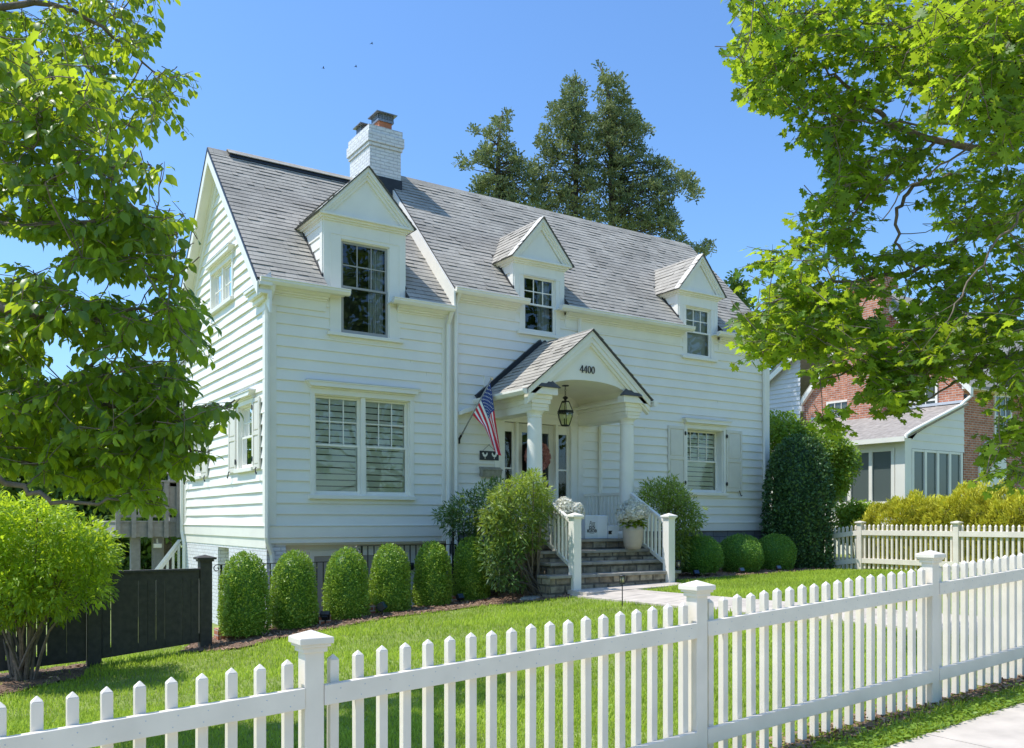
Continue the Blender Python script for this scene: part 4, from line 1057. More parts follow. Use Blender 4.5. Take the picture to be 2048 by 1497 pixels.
def chicken_sign():
    x0, x1, z0, z1 = 9.44, 9.90, 2.86, 3.05; y = YF-.045
    t = thing('hanging_sign', ((x0+x1)/2, y, z0), 'dark slate sign with two white chickens hanging on the wall by a cord', 'sign')
    mb = MB(); mb.box(x0, x1, y-.008, y+.008, z0, z1); mb.build('slate_board', M['slate'], t, bevel=.002)
    mb = MB(); mb.tube([(x0+.07, y, z1), ((x0+x1)/2, y+.01, z1+.13), (x1-.07, y, z1)], .004, 5); mb.lathe([(.008,0),(.008,.02)], ((x0+x1)/2, y+.01, z1+.125), 6); mb.build('cord', M['metal_dark'], t)
    ck = [(-.062,.030),(-.05,.085),(-.042,.115),(-.033,.10),(-.03,.125),(-.022,.105),(-.016,.118),(-.014,.09),(-.018,.07),(0,.06),(.02,.075),(.045,.115),(.062,.105),(.066,.08),(.055,.05),(.04,.025),(.018,.008),(.012,-.02),(.022,-.026),(-.004,-.026),(.002,-.02),(.0,.006),(-.01,.006),(-.012,-.02),(-.004,-.026),(-.028,-.026),(-.02,-.02),(-.022,.008),(-.045,.02)]
    ck = [(-.07,.075),(-.055,.10),(-.045,.12),(-.03,.115),(-.02,.09),(-.01,.065),(.015,.06),(.035,.08),(.05,.12),(.065,.11),(.07,.08),(.06,.045),(.035,.015),(.012,.003),(.014,-.03),(.03,-.037),(-.015,-.037),(.002,-.03),(.0,.002),(-.025,.012),(-.045,.035),(-.05,.07)]
    for cx_, sg in (((x0+x1)/2-.115, 1), ((x0+x1)/2+.125, -1)):
        mb = MB(); q = [(cx_+sg*a, z0+.062+b*.82) for a, b in ck]
        mb.prism(q, 'y', y-.0105, y-.0085); mb.build('chicken', M['white'], t)
chicken_sign()

def mailbox():
    x0, x1, z0, z1 = 9.44, 9.92, 2.50, 2.72; y1 = YF-.025
    t = thing('mailbox', ((x0+x1)/2, y1, z0), 'weathered flat metal mailbox on the wall below the chicken sign', 'mailbox')
    mb = MB(); mb.prism([(y1, z0+.02),(y1-.10, z0),(y1-.13, z0+.14),(y1, z0+.18)], 'x', x0, x1); mb.build('box_body', M['tin'], t, bevel=.006)
    mb = MB(); mb.prism([(y1, z1),(y1-.02, z1),(y1-.145, z0+.16),(y1-.14, z0+.14),(y1, z0+.182)], 'x', x0-.01, x1+.01); mb.build('lid', M['tin'], t, bevel=.004)
mailbox()

def flower_pot(x, y, z, label):
    t = thing('flower_pot', (x, y, z), label, 'flower pot', 'pots of white hydrangeas on the steps')
    mb = MB(); mb.lathe([(0,0),(.13,0),(.15,.01),(.175,.08),(.195,.2),(.205,.35),(.208,.45),(.19,.452),(.186,.42),(0,.41)], (x, y, z), 32); mb.build('pot', M['pot'], t, smooth=True)
    c = np.array([x, y, z+.70]); L = np.array([x, y, z])
    # white flower heads: many small petals on domed balls
    P, N = [], []
    heads = []
    for k in range(26):
        d = rand_dirs(1)[0]; d[2] = abs(d[2])*1.0-.25; d = d/np.linalg.norm(d)
        heads.append((c+d*np.array([.235, .235, .22]), random.uniform(.085, .115)))
    heads.append((c+np.array([0, 0, .16]), .12)); heads.append((c, .2))
    for h, r in heads:
        n = 190; dd = rand_dirs(n); P.append(h+dd*r*rng.uniform(.85, 1.05, (n, 1))); N.append(dd)
    P = np.vstack(P); N = np.vstack(N); n = len(P)
    leaves_mesh('flower_head', M['white_petal'], [(-.5,-.5,0),(.5,-.45,.1),(.5,.5,0),(-.45,.5,.1)], [(0,1,2,3)], P, frames(rand_dirs(n), N+rand_dirs(n)*.7), rng.uniform(.022, .036, n), rng.uniform(0, 1, n), t, off=L)
    n = 150; a = rng.uniform(0, 2*PI, n); r = rng.uniform(.08, .24, n)
    P = np.column_stack([x+np.cos(a)*r*.8, y+np.sin(a)*r*.8, z+rng.uniform(.46, .60, n)])
    d = np.column_stack([np.cos(a), np.sin(a), rng.uniform(-.5, .6, n)])
    leaves_mesh('foliage', M['dogwood'], OVAL_V, OVAL_F, P, frames(d, np.tile([0, 0, 1.0], (n, 1))+rand_dirs(n)*.4), rng.uniform(.09, .15, n), rng.uniform(0, .9, n), t, off=L)
flower_pot(11.56, 13.20, PZ-.205, 'beige pot of white hydrangeas on the stone step by the right newel post')
flower_pot(9.98, 13.26, PZ-.205, 'beige pot of white hydrangeas mostly hidden behind the left stair railing')

def text_mesh(txt, size, m, parent, origin, xdir=(1, 0, 0), shear=0, width=None, name='lettering', bold=.0):
    cu = bpy.data.curves.new(name, 'FONT'); cu.body = txt; cu.size = size; cu.extrude = .0006; cu.shear = shear; cu.align_x = 'CENTER'; cu.offset = bold
    tmp = bpy.data.objects.new('tmp', cu); COL.objects.link(tmp); bpy.context.view_layer.update()
    me = bpy.data.meshes.new_from_object(tmp.evaluated_get(bpy.context.evaluated_depsgraph_get())); COL.objects.unlink(tmp); bpy.data.objects.remove(tmp)
    xs = [v.co.x for v in me.vertices]; k = (width/(max(xs)-min(xs))) if width else 1
    for v in me.vertices: v.co = Vector((v.co.x*k, -v.co.z, v.co.y))
    me.materials.clear(); me.materials.append(m)
    o = bpy.data.objects.new(name, me); COL.objects.link(o); o.parent = parent; o.location = Vector(origin)-OFF[parent.name]; return o
def cartons():
    x0, x1, y0, y1, z0, z1 = 10.78, 11.33, 13.72, 14.05, PZ+.004, PZ+.47
    t = thing('delivery_box', ((x0+x1)/2, y0, z0), 'white delivery carton printed SOUTH MOUNTAIN standing on the porch', 'box')
    mb = MB(); mb.box(x0, x1, y0, y1, z0, z1); mb.build('carton', M['carton'], t, bevel=.006)
    mb = MB(); xm = x0+.305; mb.box(xm, x1+.002, y0-.004, y0-.001, z0+.004, z1-.01); mb.box(x0+.01, x1-.01, y0+.02, y1-.02, z1+.001, z1+.006); mb.build('carton_flap', M['carton2'], t, bevel=.001)
    xc = x0+.165; yy = y0-.0015
    text_mesh('Pott', .13, M['ink'], t, (xc, yy, z0+.262), shear=.35, width=.15)
    text_mesh('SOUTH', .09, M['ink'], t, (xc, yy, z0+.19), width=.155, bold=.0035)
    text_mesh('MOUNTAIN', .09, M['ink'], t, (xc, yy, z0+.125), width=.245, bold=.0035)
    text_mesh('CREAMERY', .02, M['ink'], t, (xc, yy, z0+.10), width=.12)
    t = thing('parcel', (11.46, 13.72, z0), 'small white parcel with a dark label beside the delivery carton', 'parcel')
    mb = MB(); mb.box(11.345, 11.60, 13.70, 13.95, z0, z0+.26); mb.build('parcel_body', M['carton2'], t, bevel=.006)
    mb = MB(); mb.prism([(11.35,z0+.085),(11.44,z0+.085),(11.425,z0+.115),(11.45,z0+.155),(11.35,z0+.155)], 'y', 13.696, 13.699); mb.build('parcel_label', M['ink'], t)
cartons()

def wreath():
    x, y, z = 10.88, YF-.02, 2.98
    t = thing('wreath', (x, y, z), 'round wreath of pink flowers hanging on the glass front door', 'wreath')
    n = 1500; a = rng.uniform(0, 2*PI, n); b = rng.uniform(0, 2*PI, n); r = .075*rng.uniform(.8, 1.15, n)
    P = np.column_stack([x+np.cos(a)*(.235+r*np.cos(b)), y-.06+r*np.sin(b)*.8, z+np.sin(a)*(.235+r*np.cos(b))])
    N = np.column_stack([np.cos(a)*np.cos(b), np.sin(b), np.sin(a)*np.cos(b)])
    leaves_mesh('flowers', M['pink_petal'], [(-.5,-.5,0),(.5,-.45,.15),(.5,.5,0),(-.45,.5,.15)], [(0,1,2,3)], P, frames(rand_dirs(n), N+rand_dirs(n)*.6), rng.uniform(.03, .06, n), rng.uniform(0, 1, n), t, off=(x, y, z))
    mb = MB(); mb.tube([(x+.235*math.cos(2*PI*i/24), y-.055, z+.235*math.sin(2*PI*i/24)) for i in range(25)], .05, 8, caps=False); mb.build('ring', M['darkbark'], t)
wreath()

def path_light(x, y, label, h=.50):
    z = g(x, y); t = thing('path_light', (x, y, z), label, 'path light', 'lantern lights on stakes by the walkway')
    mb = MB(); mb.tube([(x,y,z-.05),(x,y,z+h-.14)], .009, 6); mb.build('stake', M['plastic'], t)
    mb = MB(); mb.lathe([(.02,h-.145),(.05,h-.14),(.05,h-.125),(.035,h-.12)], (x,y,z), 14); mb.lathe([(.055,h-.02),(.058,h-.01),(.05,h),(.0,h+.01)], (x,y,z), 14)
    for k in range(4): a = k*PI/2+.4; mb.box(x+.044*math.cos(a)-.005, x+.044*math.cos(a)+.005, y+.044*math.sin(a)-.005, y+.044*math.sin(a)+.005, z+h-.13, z+h-.015)
    mb.build('lamp_frame', M['plastic'], t)
    mb = MB(); mb.lathe([(.036,h-.12),(.036,h-.02)], (x,y,z), 14); mb.build('lamp_glass', M['gold'], t, smooth=True)
path_light(9.15, 10.7, 'slim path light on a stake in the lawn in front of the steps')
path_light(12.35, 12.75, 'slim path light in the mulch right of the steps', .42)

def spot(x, y, yaw, label, s=1.0, panel=False):
    z = g(x, y); t = thing('spotlight', (x, y, z), label, 'garden spotlight', 'garden spotlights in the beds')
    R_ = Matrix.Rotation(yaw, 3, 'Z') @ Matrix.Rotation(math.radians(-35), 3, 'X')
    T = lambda a, b, c: tuple(Vector((x, y, z+.15*s))+R_ @ Vector((a*s, b*s, c*s)))
    mb = MB(); mb.tube([(x,y,z-.05),(x,y,z+.14*s)], .014, 6); mb.build('stake', M['plastic'], t)
    mb = MB(T); mb.box(-.075, .075, -.04, .05, -.06, .06); mb.box(-.05, .05, .05, .08, -.04, .04); mb.build('lamp_head', M['plastic'], t, bevel=.008)
    mb = MB(T); mb.box(-.066, .066, -.046, -.041, -.05, .05); mb.build('solar_panel' if panel else 'lens', M['solar'], t)

def rock(x, y, s, label):
    z = g(x, y); t = thing('rock', (x, y, z), label, 'rock')
    bm = bmesh.new(); bmesh.ops.create_icosphere(bm, subdivisions=3, radius=1)
    for v in bm.verts:
        n = math.sin(v.co.x*3.1+1)*.12+math.sin(v.co.y*4.3+v.co.z*2)*.1+random.uniform(-.03, .03)
        v.co = Vector((v.co.x*s*1.3, v.co.y*s*.8, max(-.2*s, min(.22*s, v.co.z*s*.42))))*(1+n)
    me = bpy.data.meshes.new('rock_body'); bm.to_mesh(me); bm.free(); me.materials.append(M['stonegrey'])
    o = bpy.data.objects.new('rock_body', me); COL.objects.link(o); o.parent = t; o.rotation_euler = (0, 0, .3)
rock(8.95, 12.95, .22, 'pale flat rock lying in the mulch beside the last cone shrub')

# ------------------------------------------------------------------ clipped shrubs
def dome_prof(kind):
    if kind == 'cone':      # bullet shape: z 0..1, radius 0..1
        return lambda t: (0.88+.12*min(1, t/.2)) if t < .2 else (1-(t-.2)*.30 if t < .55 else (1-.35*.30)*math.sqrt(max(0, 1-((t-.55)/.45)**2.1)))
    return lambda t: math.sqrt(max(0, 1-((t-.47)/.53)**2)) if t > .47 else (1-.34*((.47-t)/.47)**2)
def clipped(name, label, cat, group, x, y, z, w, h, prof, m, n=9000, ls=.026, jit=.03, seed=1, tmpl=(SMALL_V, SMALL_F)):
    r_ = np.random.default_rng(seed)
    t = thing(name, (x, y, z), label, cat, group)
    f = dome_prof(prof) if isinstance(prof, str) else prof
    ts = np.linspace(0, 1, 60); rs = np.array([f(a) for a in ts])
    # area weights
    seglen = np.hypot(np.diff(rs)*w/2, np.diff(ts)*h); wgt = (rs[1:]+rs[:-1])/2*seglen+1e-5; wgt /= wgt.sum()
    k = r_.choice(len(wgt), n, p=wgt); u = r_.uniform(0, 1, n); tt = ts[k]+(ts[1]-ts[0])*u
    rr = np.interp(tt, ts, rs); a = r_.uniform(0, 2*PI, n)
    dr = (np.interp(np.minimum(tt+.01, 1), ts, rs)-np.interp(np.maximum(tt-.01, 0), ts, rs))*w/2; dz = .02*h
    N = np.column_stack([np.cos(a)*dz, np.sin(a)*dz, -dr]); N = norm(N)
    lump = .018*np.sin(a*3+tt*7+seed)+.014*np.sin(a*7-tt*13+seed*2)+.010*np.sin(a*11+tt*21)
    dep = r_.uniform(-1, 1, n)*jit*np.where(r_.uniform(0, 1, n) < .025, 2.2, 1)
    P = np.column_stack([np.cos(a)*rr*w/2, np.sin(a)*rr*w/2, tt*h])+N*(lump*w+dep)[:, None]
    d = norm(N*.9+norm(r_.normal(size=(n, 3)))*.9); d[:, 2] += .25
    R = frames(d, N+norm(r_.normal(size=(n, 3)))*.9)
    clump = .5+.5*np.sin(a*9+np.sin(tt*23)*2)*np.sin(tt*31+a*4)
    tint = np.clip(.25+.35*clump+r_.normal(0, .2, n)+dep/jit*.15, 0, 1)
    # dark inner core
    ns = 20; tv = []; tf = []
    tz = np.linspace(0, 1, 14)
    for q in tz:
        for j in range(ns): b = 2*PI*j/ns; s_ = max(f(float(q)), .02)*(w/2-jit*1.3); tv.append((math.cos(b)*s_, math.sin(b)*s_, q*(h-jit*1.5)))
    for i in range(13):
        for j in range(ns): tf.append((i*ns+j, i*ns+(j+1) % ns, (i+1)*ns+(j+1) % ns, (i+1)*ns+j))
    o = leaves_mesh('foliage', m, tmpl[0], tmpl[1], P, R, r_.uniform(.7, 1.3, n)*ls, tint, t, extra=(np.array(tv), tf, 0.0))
    mb = MB(); mb.tube([(x, y, z-.05), (x, y, z+.12)], [.04, .03], 6); mb.build('trunk', M['darkbark'], t)
    return t
def uv_ground(u, v):
    """where the picture ray meets the lawn"""
    t = 3.0
    for _ in range(4000):
        p = at(u, v, t)
        if p.z <= g(p.x, p.y): return p
        t += .01
    return p
GC = 'clipped cone shrubs in a row before the basement railing'
CONES = [(489, 1264, 1108, 98, 'first cone shrub from the left, beside the dark fence post'),
         (588, 1250, 1106, 91, 'second cone shrub from the left, next to the leftmost cone'),
         (693, 1232, 1100, 88, 'third cone shrub from the left in the clipped row'),
         (780, 1222, 1092, 81, 'fourth cone shrub from the left with a spotlight at its left foot'),
         (865, 1212, 1087, 75, 'fifth cone shrub from the left in the clipped row'),
         (943, 1199, 1077, 74, 'last cone shrub on the right, nearest the porch and in shade')]
CONEPOS = []
for i, (u, vb, vt, wpx, lab) in enumerate(CONES):
    Y = 13.45+i*.13
    a = (u-CX)/F; t = Y/(CW[1]+a*CR[1]); p = at(u, vb, t)
    h = (vb-vt)/F*t; w = wpx/F*t
    CONEPOS.append((p.x, p.y, p.z, w))
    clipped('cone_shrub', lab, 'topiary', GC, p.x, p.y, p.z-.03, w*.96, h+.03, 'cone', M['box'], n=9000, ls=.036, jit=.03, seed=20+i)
GB = 'clipped ball shrubs under the right hand window'
for i, (u, vb, vt, wpx, Y, lab) in enumerate([(1398, 1143, 1074, 92, 13.75, 'left ball shrub, half under the leafy shrub by the steps'), (1480, 1142, 1072, 90, 14.1, 'middle ball shrub of the three under the right window'), (1549, 1141, 1071, 82, 14.3, 'right ball shrub, next to the tall dark hedge')]):
    a = (u-CX)/F; t = Y/(CW[1]+a*CR[1]); p = at(u, vb, t)
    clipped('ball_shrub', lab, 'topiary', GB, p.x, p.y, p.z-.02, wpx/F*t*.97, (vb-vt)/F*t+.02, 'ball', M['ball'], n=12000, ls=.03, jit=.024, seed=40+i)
c0 = CONEPOS
spot((c0[1][0]+c0[2][0])/2-.02, c0[1][1]-.18, 2.6, 'black spotlight between the second and third cone shrubs', 1.0)
spot((c0[2][0]+c0[3][0])/2+.08, c0[2][1]-.30, .9, 'black spotlight at the left foot of the fourth cone shrub', 1.1)
spot((c0[4][0]+c0[5][0])/2-.02, c0[4][1]-.25, .2, 'small solar spotlight with blue panel by the last cone shrub', .85, True)
spot(13.35, 13.25, -.3, 'small solar spotlight at the foot of the left ball shrub', .8, True)
spot(14.95, 13.45, -.2, 'small solar spotlight between the left and middle ball shrubs', .75, True)
spot(16.35, 13.6, -.2, 'small solar spotlight between the middle and right ball shrubs', .75, True)

# tall dark hedge and its bright neighbours
def blob_bush(name, label, cat, x, y, z, w, h, m, n, ls, seed, prof='ball', jit=.08, tmpl=(OVAL_V, OVAL_F), sy=1.0):
    return clipped(name, label, cat, None, x, y, z, w, h, prof, m, n=n, ls=ls, jit=jit, seed=seed, tmpl=tmpl)
hedge_prof = lambda t: (.95+.05*math.sin(t*3)) if t < .60 else .97*math.sqrt(max(0, 1-((t-.60)/.40)**2.2))
p = at(1603, 1140, 22.3)
blob_bush('tall_hedge', 'tall dark green rounded hedge at the right corner of the house', 'hedge', p.x, p.y+.1, .36, 1.52, 3.35, M['holly'], 13000, .075, 61, hedge_prof, .09)

def poly_bush(name, label, cat, poly, d0, d1, m, nclump, per, rad, ls, tmpl, base, stems=6, seed=3, stem_m='darkbark', up=.35, dense=.6, tips=None, flat=1.0, sr=1.0):
    """loose shrub: leaf clumps through a volume, on stems that rise from base"""
    r_ = np.random.default_rng(seed)
    t = thing(name, tuple(base), label, cat); off = np.array(base)
    pts = sample_poly(poly, nclump)
    C = np.array([at(u, v, r_.uniform(d0, d1)) for u, v in pts])
    P = np.repeat(C, per, 0)+norm(r_.normal(size=(nclump*per, 3)))*(r_.uniform(0, 1, (nclump*per, 1))**.5)*rad*np.array([1, 1, flat])
    n = len(P); cen = C.mean(0)
    d = norm((P-np.repeat(C, per, 0))/rad+norm(P-cen)*.5+norm(r_.normal(size=(n, 3)))*.7); d[:, 2] -= .15
    N = norm(r_.normal(size=(n, 3)))*.7+np.array([0, 0, .9])+norm(P-cen)*up
    ct = np.repeat(r_.normal(.5, .22, nclump), per)
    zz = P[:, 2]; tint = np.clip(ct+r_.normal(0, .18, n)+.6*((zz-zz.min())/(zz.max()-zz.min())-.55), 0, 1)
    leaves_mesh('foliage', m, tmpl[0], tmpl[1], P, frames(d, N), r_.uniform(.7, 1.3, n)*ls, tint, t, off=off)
    mb = MB(); b = Vector(base)
    pick = r_.choice(nclump, min(stems, nclump), replace=False)
    for k in pick:
        e = Vector(C[k]); s_ = b+Vector((r_.uniform(-.12, .12), r_.uniform(-.12, .12), -.05)); mid = s_.lerp(e, .5)+Vector((r_.uniform(-.1, .1), r_.uniform(-.1, .1), .1))
        mb.tube([s_, s_.lerp(mid, .5)+Vector((0, 0, .04)), mid, e], [.016*sr, .013*sr, .010*sr, .004*sr], 5)
    mb.build('stems', M[stem_m], t)
    if tips:
        k = r_.choice(nclump, tips, replace=False); top = C[k]+np.array([0, 0, rad*.6])
        q = np.repeat(top, 70, 0)+r_.normal(size=(tips*70, 3))*np.array([.035, .035, .06]); nn = len(q)
        leaves_mesh('flower_plume', M['nandtip'], SMALL_V, SMALL_F, q, frames(rand_dirs(nn), rand_dirs(nn)), r_.uniform(.012, .022, nn), r_.uniform(0, 1, nn), t, off=off)
    return t
# nandina left of the steps: sunlit mass, airy dark shrub behind
pb = Vector((9.15, 13.2, g(9.15, 13.2)))
poly_bush('nandina_shrub', 'bushy shrub with bright yellow green top in front of the left porch column', 'shrub',
          [(960,1035),(985,1005),(978,985),(1005,982),(1012,962),(1030,965),(1040,948),(1058,955),(1072,946),(1080,970),(1098,985),(1090,1005),(1108,1022),(1092,1040),(1096,1068),(1075,1070),(1080,1100),(1055,1085),(1040,1112),(1015,1085),(990,1100),(985,1065),(958,1062)], 15.4, 16.6, M['nandina'], 215, 32, .125, .095, (LANCE_V, LANCE_F), pb, 26, 71, tips=9, stem_m='bark', sr=1.1)
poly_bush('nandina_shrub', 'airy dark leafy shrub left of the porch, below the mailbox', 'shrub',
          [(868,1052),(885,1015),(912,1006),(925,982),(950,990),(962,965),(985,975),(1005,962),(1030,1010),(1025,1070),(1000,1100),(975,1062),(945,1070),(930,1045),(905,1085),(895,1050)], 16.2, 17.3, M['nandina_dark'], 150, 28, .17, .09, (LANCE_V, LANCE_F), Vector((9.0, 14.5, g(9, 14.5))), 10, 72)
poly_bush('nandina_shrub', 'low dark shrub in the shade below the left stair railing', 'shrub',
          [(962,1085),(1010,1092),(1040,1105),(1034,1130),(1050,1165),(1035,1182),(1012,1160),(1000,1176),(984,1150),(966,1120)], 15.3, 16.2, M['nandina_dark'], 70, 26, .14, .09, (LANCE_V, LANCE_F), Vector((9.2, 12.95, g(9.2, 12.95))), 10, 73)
poly_bush('nandina_shrub', 'leafy green shrub right of the steps, below the right window', 'shrub',
          [(1275,1000),(1290,975),(1320,968),(1345,955),(1365,985),(1385,1005),(1400,1030),(1395,1060),(1375,1080),(1365,1120),(1345,1140),(1335,1100),(1330,1030),(1300,1010)], 18.2, 19.2, M['nandina'], 200, 32, .18, .095, (LANCE_V, LANCE_F), Vector((12.9, 13.9, g(12.9, 13.9))), 12, 74, tips=6)
# bright bush behind the dark hedge, and others to the right
poly_bush('light_green_bush', 'light green bush rising behind the tall dark hedge', 'bush',
          [(1536,835),(1570,830),(1600,850),(1640,870),(1660,850),(1675,860),(1685,890),(1710,905),(1708,945),(1690,975),(1670,1000),(1640,1000),(1560,960),(1536,930)], 24.0, 25.6, M['lightbush'], 420, 40, .22, .10, (OVAL_V, OVAL_F), Vector((20.0, 16.6, .5)), 10, 75)
poly_bush('light_green_bush', 'small light green bush between the dark hedge and the side fence', 'bush',
          [(1672,1020),(1700,1008),(1735,1012),(1755,1035),(1750,1070),(1720,1080),(1675,1080)], 23.2, 24.2, M['lightbush'], 170, 36, .17, .08, (OVAL_V, OVAL_F), Vector((20.5, 14.4, .45)), 6, 76)
# yellow green yew hedge behind the side fence
def yew_hedge():
    t = thing('yew_hedge', (20.2, 9.5, .5), 'long yellow green yew hedge behind the white side fence', 'hedge')
    r_ = np.random.default_rng(8); n = 52000
    y = r_.uniform(5.0, 13.7, n); s = r_.uniform(0, 1, n)
    hh = 1.70+.10*np.sin(y*1.9)+.08*np.sin(y*4.1+1); hh *= np.clip((13.9-y)/.8, .25, 1)**.5
    a = s*PI                                   # cross section angle: front face -> top -> back
    cxn, czn = -np.cos(a), np.sin(a)
    ex = .30
    X = 20.15+np.sign(cxn)*np.abs(cxn)**ex*.85; Z = .40+np.abs(czn)**ex*hh
    lump = .09*np.sin(y*5+s*9)+.07*np.sin(y*11-s*17)+.06*np.sin(y*17+s*30)
    N = norm(np.column_stack([cxn, np.zeros(n), czn])+.2)
    P = np.column_stack([X, y, Z])+N*(lump+r_.uniform(-.10, .05, n))[:, None]
    d = norm(N+norm(r_.normal(size=(n, 3)))*.8); d[:, 2] += .4
    tint = np.clip(.5+lump*3+r_.normal(0, .18, n)+(Z-1.2)*.25, 0, 1)
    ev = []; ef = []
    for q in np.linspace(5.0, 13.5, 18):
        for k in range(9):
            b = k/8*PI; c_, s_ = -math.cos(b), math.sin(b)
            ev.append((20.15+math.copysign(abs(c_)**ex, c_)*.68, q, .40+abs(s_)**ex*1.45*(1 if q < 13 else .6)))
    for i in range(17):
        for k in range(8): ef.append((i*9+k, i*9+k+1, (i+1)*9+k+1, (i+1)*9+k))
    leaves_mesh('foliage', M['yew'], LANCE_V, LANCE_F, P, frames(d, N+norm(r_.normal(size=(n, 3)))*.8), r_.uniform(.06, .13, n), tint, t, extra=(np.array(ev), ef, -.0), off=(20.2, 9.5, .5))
    mb = MB()
    for q in range(7): mb.tube([(20.15, 5.8+q*1.2, .3), (20.15, 5.8+q*1.2, .8)], .05, 6)
    mb.build('stems', M['darkbark'], t)
yew_hedge()
# bright bush at the left, in front of the dark fence
pb = Vector((.98, 12.95, g(.98, 12.95)))
poly_bush('bright_bush', 'large bright yellow green bush with bare lower stems before the dark fence', 'bush',
          [(-60,1000),(0,985),(40,1012),(75,1002),(95,1022),(140,1020),(165,1042),(192,1045),(212,1075),(232,1082),(216,1105),(224,1118),(205,1150),(216,1192),(190,1200),(172,1215),(150,1205),(120,1235),(80,1225),(50,1248),(0,1240),(-60,1255)], 10.3, 11.7, M['hyd'], 400, 42, .165, .08, (LANCE2_V, OVAL_F), pb, 18, 77, stem_m='bark', sr=1.6)

# ------------------------------------------------------------------ fences
def front_fence():
    Yf = 3.81; SP = 2.43; s = .0555
    z_at = lambda x: .20+s*(x-6.3)                       # ground line under the fence
    t = thing('picket_fence', (4.0, Yf, z_at(4.0)), 'white picket fence with capped posts along the pavement in front', 'fence')
    posts = [1.425-SP, 1.425, 3.845, 6.30, 6.30+SP]
    def post(x):
        z = z_at(x); w = .045; top = z+1.095
        mb = MB(); mb.box(x-w, x+w, Yf-w, Yf+w, z-.3, top); p = mb.build('post', M['fence'], t, bevel=.004)
        mb = MB()
        mb.box(x-w-.012, x+w+.012, Yf-w-.012, Yf+w+.012, top-.012, top+.012); mb.box(x-w-.024, x+w+.024, Yf-w-.024, Yf+w+.024, top+.012, top+.026)
        q = w+.034; zb = top+.026
        mb.box(x-q, x+q, Yf-q, Yf+q, zb, zb+.028)
        mb.add([(x-q,Yf-q,zb+.028),(x+q,Yf-q,zb+.028),(x+q,Yf+q,zb+.028),(x-q,Yf+q,zb+.028),(x,Yf,zb+.058)], [(0,1,4),(1,2,4),(2,3,4),(3,0,4),(0,3,2,1)])
        mb.build('cap', M['fence'], p, bevel=.003)
    for x in posts: post(x)
    for a, b in zip(posts, posts[1:]):
        x0, x1 = a+.046, b-.046
        for h0, h1 in ((.838, .93), (.19, .283)):
            mb = MB(); za, zb = z_at(x0), z_at(x1)
            mb.hexa([(x0,Yf-.052,za+h0),(x1,Yf-.052,zb+h0),(x1,Yf-.016,zb+h0),(x0,Yf-.016,za+h0),(x0,Yf-.052,za+h1),(x1,Yf-.052,zb+h1),(x1,Yf-.016,zb+h1),(x0,Yf-.016,za+h1)])
            r = mb.build('rail', M['fence'], t, bevel=.003)
            if h0 > .5:                                   # nail heads
                mb = MB(); n = 19
                for k in range(n):
                    xx = x0+(x1-x0)*(k+.5)/n
                    for o, q in ((-.008, .022), (.012, .068)): mb.tube([(xx+o+random.uniform(-.004, .004), Yf-.0535, z_at(xx)+h0+q), (xx+o, Yf-.05, z_at(xx)+h0+q)], .0028, 6)
                mb.build('nails', M['flash'], r)
        n = 19
        for k in range(n):
            x = x0+(x1-x0)*(k+.5)/n; z = z_at(x); w = .0215; y = Yf+.0065+.0005
            if x < .0 or x > 8.6: continue
            top = z+1.035+random.uniform(-.004, .004); bot = z+.03+random.uniform(-.01, .01); dx = random.uniform(-.004, .004)
            mb = MB(); mb.hexa([(x-w+dx,y-w,bot),(x+w+dx,y-w,bot),(x+w+dx,y+w,bot),(x-w+dx,y+w,bot),(x-w,y-w,top),(x+w,y-w,top),(x+w,y+w,top),(x-w,y+w,top)][:4]+[(x-w,y-w,top),(x+w,y-w,top),(x+w,y+w,top),(x-w,y+w,top)])
            mb.add([(x-w,y-w,top+.0002),(x+w,y-w,top+.0002),(x+w,y+w,top+.0002),(x-w,y+w,top+.0002),(x,y,top+.025)], [(0,1,4),(1,2,4),(2,3,4),(3,0,4),(0,3,2,1)])
            mb.build('picket', M['fence'], t, bevel=.003)
front_fence()

